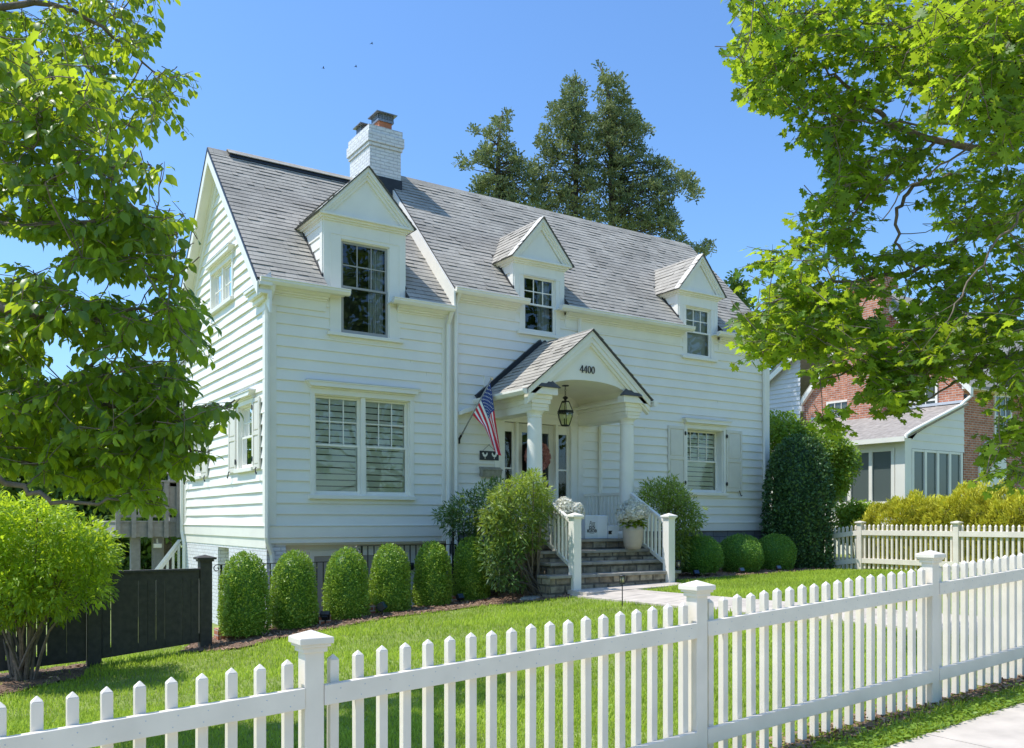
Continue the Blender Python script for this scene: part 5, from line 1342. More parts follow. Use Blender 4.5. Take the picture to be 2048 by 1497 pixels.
def side_fence():
    x = 18.95; y1 = 13.27
    t = thing('picket_fence', (x, y1, .42), 'white picket fence along the right side of the lawn, in front of the yew hedge', 'fence')
    ztop = lambda y: 1.52 if y <= y1 else 1.52-.125*(y-y1)
    def post(y):
        zt = ztop(y)+.02; w = .062
        mb = MB(); mb.box(x-w, x+w, y-w, y+w, zt-1.35, zt); p = mb.build('post', M['fence'], t, bevel=.004)
        mb = MB(); mb.box(x-w-.035, x+w+.035, y-w-.035, y+w+.035, zt, zt+.03); q = w+.035
        mb.add([(x-q,y-q,zt+.03),(x+q,y-q,zt+.03),(x+q,y+q,zt+.03),(x-q,y+q,zt+.03),(x,y,zt+.06)], [(0,1,4),(1,2,4),(2,3,4),(3,0,4),(0,3,2,1)])
        mb.build('cap', M['fence'], p, bevel=.003)
    ys = [y1+2.43, y1, y1-2.43, y1-4.86, y1-7.29]
    for y in ys: post(y)
    for a, b in zip(ys, ys[1:]):
        ya, yb = a-.065, b+.065
        for h0, h1 in ((-.27, -.15), (-.95, -.83)):
            mb = MB(); za, zb = ztop(ya), ztop(yb)
            mb.hexa([(x-.05,ya,za+h0),(x-.015,ya,za+h0),(x-.015,yb,zb+h0),(x-.05,yb,zb+h0),(x-.05,ya,za+h1),(x-.015,ya,za+h1),(x-.015,yb,zb+h1),(x-.05,yb,zb+h1)])
            mb.build('rail', M['fence'], t, bevel=.003)
        n = 19
        for k in range(n):
            y = ya+(yb-ya)*(k+.5)/n; z = ztop(y); w = .023; xx = x+.0085
            mb = MB(); mb.box(xx-w, xx+w, y-w, y+w, z-1.08, z-.04)
            mb.add([(xx-w,y-w,z-.0398),(xx+w,y-w,z-.0398),(xx+w,y+w,z-.0398),(xx-w,y+w,z-.0398),(xx,y,z)], [(0,1,4),(1,2,4),(2,3,4),(3,0,4),(0,3,2,1)])
            mb.build('picket', M['fence'], t)
side_fence()

def dark_fence():
    Y = 13.35; t = thing('board_fence', (2.6, Y, g(2.6, Y)), 'black stained board fence and gate left of the house', 'fence')
    def post(x, top, w=.085):
        z = g(x, Y); mb = MB(); mb.box(x-w, x+w, Y-w, Y+w, z-.2, top); p = mb.build('post', M['blackfence'], t, bevel=.006)
        mb = MB(); mb.box(x-w-.02, x+w+.02, Y-w-.02, Y+w+.02, top-.03, top); mb.box(x-w-.05, x+w+.05, Y-w-.05, Y+w+.05, top, top+.03)
        q = w+.05; mb.add([(x-q,Y-q,top+.03),(x+q,Y-q,top+.03),(x+q,Y+q,top+.03),(x-q,Y+q,top+.03),(x,Y,top+.07)], [(0,1,4),(1,2,4),(2,3,4),(3,0,4),(0,3,2,1)])
        mb.build('cap', M['blackfence'], p)
    post(3.36, 1.03); post(1.86, .93, .09); post(-.6, .93)
    def panel(x0, x1, top):
        mb = MB(); n = max(1, round((x1-x0)/.118)); z0 = lambda x: g(x, Y)+.10
        mb.box(x0, x1, Y-.05, Y-.0, top-.13, top-.012); mb.box(x0, x1, Y-.075, Y+.04, top-.010, top+.02)
        mb.hexa([(x0,Y-.045,z0(x0)),(x1,Y-.045,z0(x1)),(x1,Y-.0,z0(x1)),(x0,Y-.0,z0(x0)),(x0,Y-.045,z0(x0)+.13),(x1,Y-.045,z0(x1)+.13),(x1,Y-.0,z0(x1)+.13),(x0,Y-.0,z0(x0)+.13)])
        for k in range(n):
            xa = x0+(x1-x0)*k/n; xb = x0+(x1-x0)*(k+1)/n-random.choice((.005, .009, .013, .0))
            j = random.uniform(-.004, .004)
            mb.box(xa, xb, Y-.03+j-.02, Y-.008+j-.02+.02, z0(xa)+.02, top-.02)
        return mb.build('board_panel', M['blackfence'], t)
    ptag(panel(1.96, 3.27, .88), 'gate panel of upright boards'); panel(-.5, 1.76, .84)
dark_fence()

# ------------------------------------------------------------------ basement railing, brick kerb, deck
def iron_railing():
    Y = 14.35
    t = thing('iron_railing', (6.5, Y, -.1), 'thin black iron railing with scrolled ends in front of the basement', 'railing')
    def X(u): a = (u-CX)/F; return Y*(CW[0]+a*CR[0])/(CW[1]+a*CR[1])
    secs = [(X(441), X(722), .90, True), (X(722), X(912), 1.165, True), (X(905), X(992), 1.40, False)]
    for x0, x1, z, sc in secs:
        mb = MB(); mb.box(x0, x1, Y-.018, Y+.018, z-.012, z); mb.box(x0, x1, Y-.012, Y+.012, z-.93, z-.91); mb.build('top_rail', M['iron'], t)
        n = int((x1-x0)/.115)
        for k in range(n+1):
            x = x0+.01+(x1-x0-.02)*k/n; r = .016 if k in (0, n) else .008
            mb = MB(); mb.box(x-r, x+r, Y-r, Y+r, z-1.15, z-.0121); mb.build('baluster', M['iron'], t)
        if sc:
            mb = MB(); pts = [(x0+.02, Y, z-.006)]
            for k in range(15):
                a = PI/2+k*.42; r = .062-.0034*k; pts.append((x0-.055+r*math.cos(a), Y, z-.066+r*math.sin(a)))
            mb.tube(pts, .008, 6); mb.build('scroll', M['iron'], t)
iron_railing()
def brick_kerb():
    t = thing('brick_kerb', (6, 14.2, -.2), 'low red brick edging behind the cone shrubs', 'kerb')
    mb = MB(); x = 3.62
    mb.box(3.62, 4.3, 13.62, 13.85, -.5, -.05); mb.box(4.3, 8.6, 14.20, 14.30, -.5, -.13+.0)
    mb.build('bricks', M['rbrick'], t, bevel=.006)
    for (xx, yy, zz) in ((c0[3][0]-.42, c0[3][1]-.02, .10), (c0[1][0]+.45, c0[1][1]-.08, -.13), (c0[5][0]-.42, c0[5][1]+.05, .16)):
        mb = MB(); z = g(xx, yy); mb.box(xx-.10, xx+.10, yy-.10, yy+.10, z-.1, z+.16); mb.build('brick_pier', M['rbrick'], t, bevel=.006)
brick_kerb()
def deck():
    x0, x1, y0, y1 = 2.0, 5.0, 22.0, 25.5
    t = thing('wooden_deck', (x1, y0, -.5), 'weathered grey wooden deck on posts behind the left corner of the house', 'deck')
    x0 = 3.55
    mb = MB(); mb.box(x0, x1, y0, y0+.05, 1.22, 1.56); mb.box(x0, x0+.05, y0+.05, y1, 1.22, 1.56); mb.box(x0-.03, x1, y0-.03, y1, 1.56, 1.60); mb.build('deck_floor', M['deck'], t, bevel=.004)
    for x in (x0+.02, x0+.36, x0+.72, x0+1.08, x0+1.36): mb = MB(); mb.box(x-.05, x+.05, y0-.075, y0-.031, 1.20, 2.52); mb.build('railing_post', M['deck'], t)
    mb = MB(); mb.box(x0-.03, x1, y0-.09, y0+.06, 2.52, 2.56); mb.box(x0, x1, y0-.02, y0+.02, 2.42, 2.50); mb.box(x0, x1, y0-.02, y0+.02, 1.68, 1.74)
    for k in range(13): x = x0+.05+k*.11; mb.box(x-.018, x+.018, y0-.019, y0+.019, 1.74, 2.42)
    mb.build('deck_railing', M['deck'], t)
    for x, y in ((x0+.45, y0+.3), (x0+.95, y0+.35), (x0+1.25, y0+1.6)): mb = MB(); mb.box(x-.10, x+.10, y-.10, y+.10, -1, 1.22); mb.build('support_post', M['deck'], t)
    mb = MB(); mb.box(4.72, 4.98, y0-.02, y0+.2, 1.6, 2.72); mb.box(4.66, 5.0, y0-.06, y0+.24, 2.72, 2.76); mb.build('newel', M['deck'], t)
    mb = MB(); z0, z1 = .45, 1.15
    for dz in (0, -.09): mb.hexa([(4.28,21.6,z0+dz-.03),(4.36,21.6,z0+dz-.03),(4.96,21.9,z1+dz-.03),(4.88,21.9,z1+dz-.03),(4.28,21.6,z0+dz),(4.36,21.6,z0+dz),(4.96,21.9,z1+dz),(4.88,21.9,z1+dz)])
    for k in range(5): x = 4.34+k*.14; mb.box(x-.025, x+.025, 21.63+k*.06, 21.68+k*.06, -.6, z0-.05+k*.15)
    mb.build('stair_railing', M['trim'], t)
deck()
t = thing('floodlight', tuple(at(315, 1092, 20.9)), 'cream floodlight fixed under the wooden deck', 'floodlight')
p = at(315, 1092, 20.9)
mb = MB(); mb.box(p.x-.09, p.x+.09, p.y-.05, p.y+.05, p.z-.05, p.z+.05); mb.build('lamp_head', M['door'], t, bevel=.01)
mb = MB(); mb.tube([(p.x, p.y, p.z+.05), (p.x, p.y+.05, p.z+.16)], .02, 6); mb.build('bracket', M['door'], t)

# ------------------------------------------------------------------ neighbour's house
def neighbour():
    t = thing('brick_house', (27, 17, .7), 'red brick neighbouring house with chimney and white glazed sunroom', 'house')
    X0, Y0, Y1 = 26.6, 15.0, 21.0; pk = 9.3; ev = 6.0
    mb = MB(); mb.prism([(Y0,.3),(Y1,.3),(Y1,ev),(18.0,pk),(Y0,ev)], 'x', X0, X0+.3); mb.box(X0+.3, X0+11, Y0, Y0+.3, .3, ev); mb.box(X0+10.7, X0+11, Y0+.3, Y1, .3, ev)
    mb.build('brick_wall', M['rbrick'], t)
    pt = (pk-ev)/(18-Y0)
    mb = MB()
    mb.hexa([(X0-.12,Y0-.3,ev-.3*pt+.02),(X0+11.2,Y0-.3,ev-.3*pt+.02),(X0+11.2,18,pk+.02),(X0-.12,18,pk+.02),(X0-.12,Y0-.3,ev-.3*pt+.1),(X0+11.2,Y0-.3,ev-.3*pt+.1),(X0+11.2,18,pk+.1),(X0-.12,18,pk+.1)])
    mb.hexa([(X0-.12,18.001,pk+.02),(X0+11.2,18.001,pk+.02),(X0+11.2,21.3,ev-.3*pt+.02),(X0-.12,21.3,ev-.3*pt+.02),(X0-.12,18.001,pk+.1),(X0+11.2,18.001,pk+.1),(X0+11.2,21.3,ev-.3*pt+.1),(X0-.12,21.3,ev-.3*pt+.1)])
    rf = mb.build('roof', M['shingle'], t)
    mb = MB()
    for sg in (-1, 1):
        ye = 18+sg*3.3
        mb.prism([(ye, ev-.3*pt-.20),(18, pk-.20),(18, pk+.015),(ye, ev-.3*pt+.015)], 'x', X0-.14, X0-.01)
    mb.box(X0-.16, X0+.5, Y1-.05, Y1+.35, ev-.40, ev-.22); mb.box(X0-.1, X0+11, Y0-.28, Y0-.0, ev-.34, ev-.22)
    mb.build('rake_trim', M['trim'], t)
    mb = MB(); mb.box(X0-.55, X0-.0, 17.45, 18.75, .3, 9.35); mb.box(X0-.60, X0+.3, 17.40, 18.80, 9.35, 9.55); mb.box(X0-.55, X0+.25, 17.45, 18.75, 9.55, 9.75); mb.build('chimney', M['rbrick'], rf)
    def win(axis, a0, a1, z0, z1, c):
        mk = (lambda a, d, z: (c-d, a, z)) if axis == 'x' else (lambda a, d, z: (a, c-d, z))
        mb = MB(mk); w = .07
        mb.box(a0-w, a0, 0, .05, z0-w, z1+w); mb.box(a1, a1+w, 0, .05, z0-w, z1+w); mb.box(a0, a1, 0, .049, z1, z1+w); mb.box(a0-.03-w, a1+.03+w, .0, .09, z0-w, z0); mb.box(a0, a1, 0, .04, (z0+z1)/2-.03, (z0+z1)/2+.03)
        for k in (1, 2): mb.box(a0+(a1-a0)*k/3-.012, a0+(a1-a0)*k/3+.012, .012, .03, z0, z1)
        f = mb.build('window', M['trim'], t)
        mb = MB(mk); mb.add([(a0,.008,z0),(a1,.008,z0),(a1,.008,z1),(a0,.008,z1)], [(0,1,2,3)]); mb.build('pane', M['darkglass'], f, recalc=False)
    win('x', 19.1, 19.9, 4.55, 5.75, X0); win('x', 15.9, 16.9, 4.9, 6.0, X0)
    win('y', 28.4, 29.3, 4.3, 5.6, Y0)
    # arched white entrance window on the front
    mb = MB(); ar = [(28.2+.8*math.cos(PI*i/12), 3.4+.8*math.sin(PI*i/12)) for i in range(13)]
    mb.prism([(27.4,1.4)]+ar[::-1]+[(29.0,1.4)], 'y', Y0-.06, Y0-.001); mb.build('arched_frame', M['trim'], t)
    # sunroom with a lean-to roof
    sx, sy1, ez = 23.5, 20.6, 4.0
    w1 = .1
    mb = MB()
    mb.box(sx, sx+w1, Y0, sy1, .4, 2.10); mb.box(sx, sx+w1, Y0, sy1, 3.72, ez); mb.box(sx+w1, X0, Y0, Y0+w1, .4, 2.10)
    for k in (Y0, Y0+.02): pass
    mb.box(sx-.03, sx+.30, Y0-.03, Y0+.28, .4, 4.0)
    mb.build('sunroom_wall', M['trim'], t)
    T = lambda a, d, z: (a, Y0-d, z)
    mb = MB(T); top = lambda x: ez+(x-sx)*(5.2-ez)/(X0-sx)-.06
    lapped(mb, lambda z: max(sx+.3, sx+(z-ez+.06)*(X0-sx)/(5.2-ez)), X0, 3.71, 5.12, e=.24, lip=.02)
    mb.build('sunroom_gable', M['siding'], t, recalc=False)
    def glaz(mk, a0, a1, n, z0, z1):
        mb = MB(mk); w = (a1-a0)/n
        for k in range(n+1): a = a0+k*w; mb.box(a-.055, a+.055, -.06, .03, z0, z1)
        for k in range(n):
            for q in (z0, z1-.07): mb.box(a0+k*w+.055, a0+(k+1)*w-.055, -.05, .02, q, q+.07)
        mb.box(a0-.08, a1+.08, -.02, .07, z0-.06, z0-.001)
        f = mb.build('sunroom_window', M['trim'], t)
        mb = MB(mk); mb.add([(a0,-.02,z0),(a1,-.02,z0),(a1,-.02,z1),(a0,-.02,z1)], [(0,1,2,3)]); mb.build('pane', M['darkglass'], f, recalc=False)
    glaz(T, sx+.38, X0-.15, 4, 2.05, 3.70); glaz(lambda a, d, z: (sx-d, a, z), Y0+.36, sy1-.1, 7, 2.10, 3.72)
    mb = MB(); mb.add([(sx+.1,Y0+.1,.5),(X0,Y0+.1,.5),(X0,sy1,.5),(sx+.1,sy1,.5)], [(0,1,2,3)]); mb.add([(X0-.01,Y0+.1,.5),(X0-.01,sy1,.5),(X0-.01,sy1,5),(X0-.01,Y0+.1,5)], [(0,1,2,3)]); mb.add([(sx+.1,sy1,.5),(X0,sy1,.5),(X0,sy1,5),(sx+.1,sy1,5)], [(0,1,2,3)])
    mb.build('sunroom_interior', M['dark_in'], t, recalc=False)
    mb = MB(); mb.lathe([(.14,2.45),(.22,2.45),(.17,2.85),(.1,2.85)], (sx+.5, Y0+1.3, 0), 16); mb.tube([(sx+.5, Y0+1.3, 1.9), (sx+.5, Y0+1.3, 2.45)], .05, 8); mb.build('table_lamp', M['white'], t)
    mb = MB(); mb.hexa([(sx-.2,Y0-.15,ez-.05),(X0,Y0-.15,5.16),(X0,sy1,5.16),(sx-.2,sy1,ez-.05),(sx-.2,Y0-.15,ez+.03),(X0,Y0-.15,5.24),(X0,sy1,5.24),(sx-.2,sy1,ez+.03)]); mb.build('sunroom_roof', M['oldroof'], t)
    mb = MB(); mb.box(sx-.32, sx-.2, Y0-.2, sy1, ez-.12, ez+.02); mb.build('gutter', M['trim'], t)
    mb = MB(); mb.box(X0-.08, X0-.0, Y0, sy1, 5.245, 5.33); mb.build('roof_flashing', M['flash'], t)
    mb = MB(); k = [(X0+.05, Y0-.22, 5.66), (X0+.05, Y0-.22, 5.45), (X0-.35, Y0-.2, 5.22), (X0-.5, Y0-.2, 5.12), (sx+.0, Y0-.2, ez+.17), (sx-.24, Y0-.2, ez+.05), (sx-.26, Y0-.2, ez-.05)]
    mb.tube(k, .05, 8); mb.build('downspout', M['trim'], t)
    # white sided rear wing
    T2 = lambda a, d, z: (26.45-d, a, z)
    mb = MB(T2); lapped(mb, 21.0, lambda z: 26.0 if z < 4.9 else min(26.0, 21.0+(7.75-z)/.61+.0), .4, 7.7, e=.17, lip=.03); mb.build('rear_wall', M['whiteside'], t, recalc=False)
    mb = MB(); q = lambda y: 7.8-(y-21)*.61
    mb.hexa([(26.2,20.6,q(20.6)),(32,20.6,q(20.6)),(32,26.4,q(26.4)),(26.2,26.4,q(26.4)),(26.2,20.6,q(20.6)+.1),(32,20.6,q(20.6)+.1),(32,26.4,q(26.4)+.1),(26.2,26.4,q(26.4)+.1)]); mb.build('rear_roof', M['shingle'], t)
    mb = MB(); mb.prism([(20.6,q(20.6)-.22),(26.4,q(26.4)-.22),(26.4,q(26.4)-.003),(20.6,q(20.6)-.003)], 'x', 26.19, 26.23); mb.build('rear_rake', M['trim'], t)
M['darkglass'] = mat('dark_window_glass', (.10, .125, .115), .04, spec=.6)
M['oldroof'] = mat('old_grey_roofing', (.34, .30, .26), .9, (6, .3), (60, .6, .01))
neighbour()

# ------------------------------------------------------------------ trees
def tube_branch(mb, a, b, r0, r1, sag=.0, wob=.05, n=5, seed=None):
    a, b = Vector(a), Vector(b); L = (b-a).length; pts = []; rs = []
    o1 = Vector((random.uniform(-1, 1), random.uniform(-1, 1), random.uniform(-.6, .6)))*wob*L; 
    for i in range(n+1):
        t = i/n; p = a.lerp(b, t)+o1*math.sin(PI*t)+Vector((0, 0, -sag*L*math.sin(PI*t)))+Vector((random.uniform(-1, 1), random.uniform(-1, 1), random.uniform(-1, 1)))*(wob*.25*L if 0 < i < n else 0)
        pts.append(p); rs.append(r0+(r1-r0)*t)
    mb.tube(pts, rs, 6 if r0 > .02 else 4, caps=False); return pts

def leafy_tree(name, label, trunk_pts, trunk_r, limbs, polys, m, tmpl, leaf, per_twig, twig_len, bark, droop, seed, holes=(), leaf_droop=.6, layer=.35):
    """trunk, limbs along given points, then twigs with leaves in sprays through the polygons' volume"""
    random.seed(seed); r_ = np.random.default_rng(seed)
    base = Vector(trunk_pts[0]); t = thing(name, tuple(base), label, 'tree'); off = np.array(base)
    mb = MB(); n_ = len(trunk_pts); mb.tube(trunk_pts, [trunk_r*(1-.6*i/(n_-1)) for i in range(n_)], 10); mb.build('trunk', M[bark], t, smooth=True)
    nodes = []
    mbl = MB()
    for pts, r0, r1 in limbs:
        k = len(pts); fine = []
        for i in range(k-1):
            for s_ in range(4):
                f = s_/4; a = Vector(pts[i]).lerp(Vector(pts[i+1]), f); fine.append(a)
        fine.append(Vector(pts[-1]))
        fine = [p+Vector((random.uniform(-1, 1), random.uniform(-1, 1), random.uniform(-1, 1)))*.03 if 0 < i < len(fine)-1 else p for i, p in enumerate(fine)]
        rs = [r0+(r1-r0)*i/(len(fine)-1) for i in range(len(fine))]
        mbl.tube(fine, rs, 7, caps=False); nodes += fine
    nodes += [Vector(p) for p in trunk_pts[n_//2:]]
    NA = np.array(nodes)
    P, D, N, SC, TI = [], [], [], [], []
    for poly, d0, d1, count, lf in polys:
        for (u, v) in sample_poly(poly, count, holes):
            c = at(u, v, r_.uniform(d0, d1))
            dist = np.linalg.norm(NA-np.array(c), axis=1); k = int(dist.argmin()); nd = nodes[k]
            if dist[k] > .25:                             # side branch to this twig
                tube_branch(mbl, nd, c, min(.012, .004+.004*dist[k]), .0035, wob=.09, n=4); 
                nodes.append(c); NA = np.vstack([NA, np.array(c)])
            out = Vector(c)-nd; out = out.normalized() if out.length > .05 else Vector(r_.normal(size=3))
            out = (out+Vector((r_.normal()*.6, r_.normal()*.6, r_.normal()*.18))); out.z = out.z*.5-droop*.3; out.normalize()
            L = twig_len*r_.uniform(.6, 1.2); c = c-out*L*.55; e = c+out*L+Vector((0, 0, -droop*L*.3))
            tube_branch(mbl, c, e, .0045, .002, wob=.06, n=3)
            tt = r_.normal(.5, .26)
            side = out.cross(Vector((0, 0, 1))); side = side.normalized() if side.length > .1 else Vector((1, 0, 0))
            for q in range(per_twig):
                f = (q+r_.uniform(0, .8))/per_twig; p = c+(e-c)*f
                sg = 1 if q % 2 else -1
                d = out*.55+side*sg*r_.uniform(.4, 1.1)+Vector((r_.normal()*.2, r_.normal()*.2, -leaf_droop*r_.uniform(.2, 1.3)))
                P.append(p+d.normalized()*.03); D.append(d); N.append((r_.normal()*layer, r_.normal()*layer, 1.0)); SC.append(leaf*lf*r_.uniform(.65, 1.2)); TI.append(min(1, max(0, tt+r_.normal()*.2)))
    mbl.build('branches', M[bark], t, smooth=True, recalc=False)
    P = np.array([tuple(p) for p in P]); D = np.array([tuple(d) for d in D]); N = np.array(N)
    leaves_mesh('crown', m, tmpl[0], tmpl[1], P, frames(norm(D), N), np.array(SC), np.array(TI), t, off=off)
    return t

# flowering dogwood at the left
DW = (-.45, 8.0); zb = g(*DW)
def dpt(u, v, d): return at(u, v, d)
T0 = [(DW[0], DW[1], zb-.1), (DW[0]-.03, DW[1]+.02, zb+.8), (DW[0]+.05, DW[1], 1.5), (DW[0]+.02, DW[1]+.05, 2.6), (DW[0]-.05, DW[1], 3.9), (DW[0]+.1, DW[1]+.05, 5.4), (DW[0]+.15, DW[1], 6.6)]
limbsD = [
    ([T0[4], dpt(-60, 410, 6.6), dpt(40, 368, 6.6), dpt(120, 345, 6.6), dpt(215, 335, 6.7), dpt(300, 330, 6.8)], .045, .008),
    ([dpt(20, 378, 6.6), dpt(60, 325, 6.5), dpt(52, 260, 6.5), dpt(40, 215, 6.5)], .022, .008),
    ([T0[4], dpt(-40, 452, 6.4), dpt(60, 447, 6.4), dpt(150, 450, 6.5), dpt(230, 425, 6.6), dpt(330, 470, 6.7)], .035, .007),
    ([T0[5], dpt(-50, 20, 7.6), dpt(70, 8, 7.8), dpt(150, 25, 8.0), dpt(250, 90, 8.3), dpt(320, 150, 8.6)], .04, .007),
    ([T0[3], dpt(-60, 590, 6.2), dpt(20, 612, 6.2), dpt(80, 632, 6.3), dpt(160, 645, 6.5), dpt(260, 620, 6.7), dpt(360, 640, 6.9)], .05, .007),
    ([T0[3], dpt(-60, 860, 6.6), dpt(0, 842, 6.6), dpt(70, 802, 6.6), dpt(140, 800, 6.7), dpt(250, 810, 6.8), dpt(370, 840, 6.9), dpt(470, 800, 7.0)], .04, .006),
    ([dpt(70, 802, 6.6), dpt(160, 755, 6.6), dpt(205, 715, 6.7), dpt(240, 680, 6.8)], .022, .006),
    ([T0[2], dpt(-40, 925, 6.7), dpt(60, 935, 6.8), dpt(160, 920, 6.9), dpt(280, 915, 7.0), dpt(380, 905, 7.1)], .035, .006),
    ([T0[2], dpt(-40, 935, 6.0), dpt(40, 975, 6.1), dpt(110, 1000, 6.2), dpt(220, 1005, 6.4), dpt(310, 1020, 6.6)], .03, .006)]
polysD = [
    ([(-80,-80),(320,-60),(325,15),(300,60),(330,110),(375,140),(378,160),(345,185),(370,215),(365,245),(320,270),(310,300),(270,285),(240,300),(190,255),(120,240),(60,200),(-80,200)], 7.4, 9.2, 340, .95),
    ([(-80,60),(60,70),(130,110),(220,170),(190,240),(240,290),(260,330),(330,325),(345,345),(300,360),(250,360),(180,370),(60,375),(-80,380)], 5.9, 7.2, 240, 1.0),
    ([(-80,440),(20,445),(60,455),(130,470),(150,520),(230,545),(300,560),(345,560),(380,470),(370,430),(330,400),(250,380),(160,395),(60,400),(-80,400)], 6.1, 7.3, 165, 1.0),
    ([(-80,560),(0,555),(50,525),(120,535),(150,580),(240,590),(330,580),(380,575),(400,620),(410,650),(395,700),(330,680),(260,690),(180,700),(150,640),(60,670),(80,710),(-80,700)], 6.0, 7.4, 220, 1.0),
    ([(-80,700),(60,720),(110,740),(160,735),(250,700),(330,720),(365,760),(350,810),(480,795),(470,810),(420,860),(300,870),(150,870),(-80,850)], 6.1, 7.4, 270, 1.0),
    ([(-80,850),(150,870),(330,860),(412,895),(395,915),(320,940),(290,975),(330,990),(325,1010),(250,1000),(150,960),(60,930),(-80,930)], 6.3, 7.6, 230, 1.0)]
holesD = [[(0,560),(0,455),(60,462),(125,480),(145,520),(120,525),(60,515),(15,550)], [(80,690),(130,665),(165,690),(170,725),(120,735),(85,720)], [(240,560),(262,560),(295,600),(262,612),(238,590)], [(165,255),(190,250),(205,290),(185,290)]]
leafy_tree('dogwood_tree', 'dogwood tree with drooping pointed leaves reaching in from the left', T0, .11, limbsD, polysD, M['dogwood'], (OVAL_V, OVAL_F), .098, 11, .32, 'bark', .3, 5, holesD, 1.15, .4)

# maple at the right
MT = (13.4, 4.6); zb = g(*MT)
T1 = [(MT[0], MT[1], zb-.1), (MT[0]+.03, MT[1], 1.5), (MT[0]-.05, MT[1]+.05, 3.0), (MT[0]-.15, MT[1]+.1, 4.6), (MT[0]-.1, MT[1]+.2, 6.5), (MT[0]-.2, MT[1]+.2, 9.0)]
limbsM = [
    ([T1[3], dpt(2150, 370, 10.0), dpt(2048, 320, 9.6), dpt(1960, 300, 9.3), dpt(1870, 285, 9.1), dpt(1775, 243, 9.0), dpt(1730, 210, 9.0), dpt(1670, 155, 9.0), dpt(1640, 130, 9.0)], .06, .008),
    ([T1[3], dpt(2140, 255, 9.4), dpt(2048, 253, 9.0), dpt(1940, 243, 8.8), dpt(1800, 245, 8.7), dpt(1720, 245, 8.6), dpt(1610, 215, 8.6)], .022, .005),
    ([T1[3], dpt(2120, 300, 9.2), dpt(1985, 255, 8.6), dpt(1900, 320, 8.4), dpt(1820, 372, 8.3), dpt(1765, 440, 8.3)], .018, .005),
    ([T1[3], dpt(2160, 430, 10.3), dpt(2040, 425, 10.2), dpt(1960, 455, 10.0), dpt(1900, 490, 9.8), dpt(1830, 545, 9.6), dpt(1700, 560, 9.4), dpt(1560, 590, 9.2), dpt(1480, 640, 9.0)], .05, .006),
    ([dpt(1900, 349, 9.3), dpt(1830, 370, 9.2), dpt(1795, 420, 9.1), dpt(1790, 480, 9.1), dpt(1815, 530, 9.1), dpt(1850, 570, 9.1), dpt(1905, 610, 9.0)], .024, .006),
    ([T1[3], dpt(2120, 360, 8.4), dpt(2040, 430, 8.3), dpt(1985, 490, 8.2), dpt(1940, 560, 8.1), dpt(1905, 620, 8.0), dpt(1880, 655, 8.0)], .016, .005),
    ([T1[2], dpt(2140, 600, 9.6), dpt(2040, 600, 9.4), dpt(1930, 650, 9.2), dpt(1800, 690, 9.0), dpt(1700, 740, 8.9), dpt(1640, 760, 8.8)], .035, .005),
    ([T1[2], dpt(2130, 700, 9.2), dpt(2040, 700, 9.0), dpt(1960, 740, 8.9), dpt(1880, 790, 8.8), dpt(1800, 820, 8.7)], .03, .005),
    ([T1[4], dpt(2100, 60, 9.6), dpt(1980, 60, 9.4), dpt(1880, 30, 9.2), dpt(1800, 60, 9.2), dpt(1700, 40, 9.2), dpt(1560, 30, 9.2)], .035, .006),
    ([dpt(1980, 300, 9.3), dpt(1890, 200, 9.2), dpt(1900, 120, 9.1), dpt(1960, 60, 9.2)], .02, .008),
    ([dpt(1870, 285, 9.1), dpt(1760, 370, 9.0), dpt(1700, 440, 9.0), dpt(1660, 480, 9.0)], .018, .005),
    ([T1[2], dpt(2150, 880, 8.8), dpt(2060, 880, 8.6), dpt(2010, 900, 8.5)], .03, .006)]
polysM = [
    ([(1480,-60),(2120,-60),(2120,240),(1960,240),(1900,150),(1850,180),(1780,190),(1770,60),(1720,80),(1680,60),(1600,130),(1560,240),(1500,210),(1470,80)], 8.2, 10.4, 410, 1.0),
    ([(1500,60),(1640,20),(1740,80),(1760,150),(1770,200),(1720,240),(1700,280),(1640,300),(1600,285),(1560,230),(1500,190)], 8.4, 9.8, 150, 1.0),
    ([(1850,20),(2120,-20),(2120,300),(2000,330),(1930,240),(1870,230),(1840,120)], 7.0, 8.4, 190, 1.0),
    ([(1660,260),(1760,230),(1860,260),(1840,330),(1760,380),(1720,460),(1640,480),(1590,470),(1600,430),(1650,380)], 8.4, 9.8, 110, 1.0),
    ([(1860,300),(2120,330),(2120,470),(1980,480),(1900,460),(1850,400)], 8.6, 10.4, 95, 1.0),
    ([(1510,500),(1620,470),(1700,450),(1730,520),(1790,490),(1880,470),(2000,490),(2120,470),(2120,640),(1900,640),(1700,600),(1560,620),(1500,580)], 8.3, 10.2, 215, 1.0),
    ([(1480,640),(1560,580),(1700,580),(1760,600),(1700,680),(1600,720),(1540,720),(1490,710)], 8.3, 9.8, 120, 1.0),
    ([(1690,640),(1900,620),(2120,620),(2120,770),(1960,760),(1850,740),(1790,800),(1690,740),(1630,760),(1640,690)], 8.0, 10.0, 240, 1.0),
    ([(1740,720),(1860,720),(1820,810),(1780,830),(1740,800)], 8.2, 9.0, 60, 1.0),
    ([(1650,800),(1670,790),(1675,850),(1650,860),(1640,830)], 8.4, 8.8, 7, 1.0),
    ([(1985,760),(2120,700),(2120,980),(1980,960),(1960,930),(1985,880),(1990,820)], 7.8, 9.2, 75, 1.0)]
holesM = [[(1760,190),(1790,170),(1850,195),(1845,245),(1790,240),(1760,225)], [(1700,470),(1740,440),(1790,430),(1790,480),(1730,500)], [(1740,80),(1775,70),(1780,110),(1750,110)], [(1765,570),(1840,575),(1850,600),(1770,610)], [(1712,585),(1782,590),(1785,640),(1712,640)], [(1545,735),(1600,735),(1640,770),(1700,770),(1640,850),(1545,850)]]
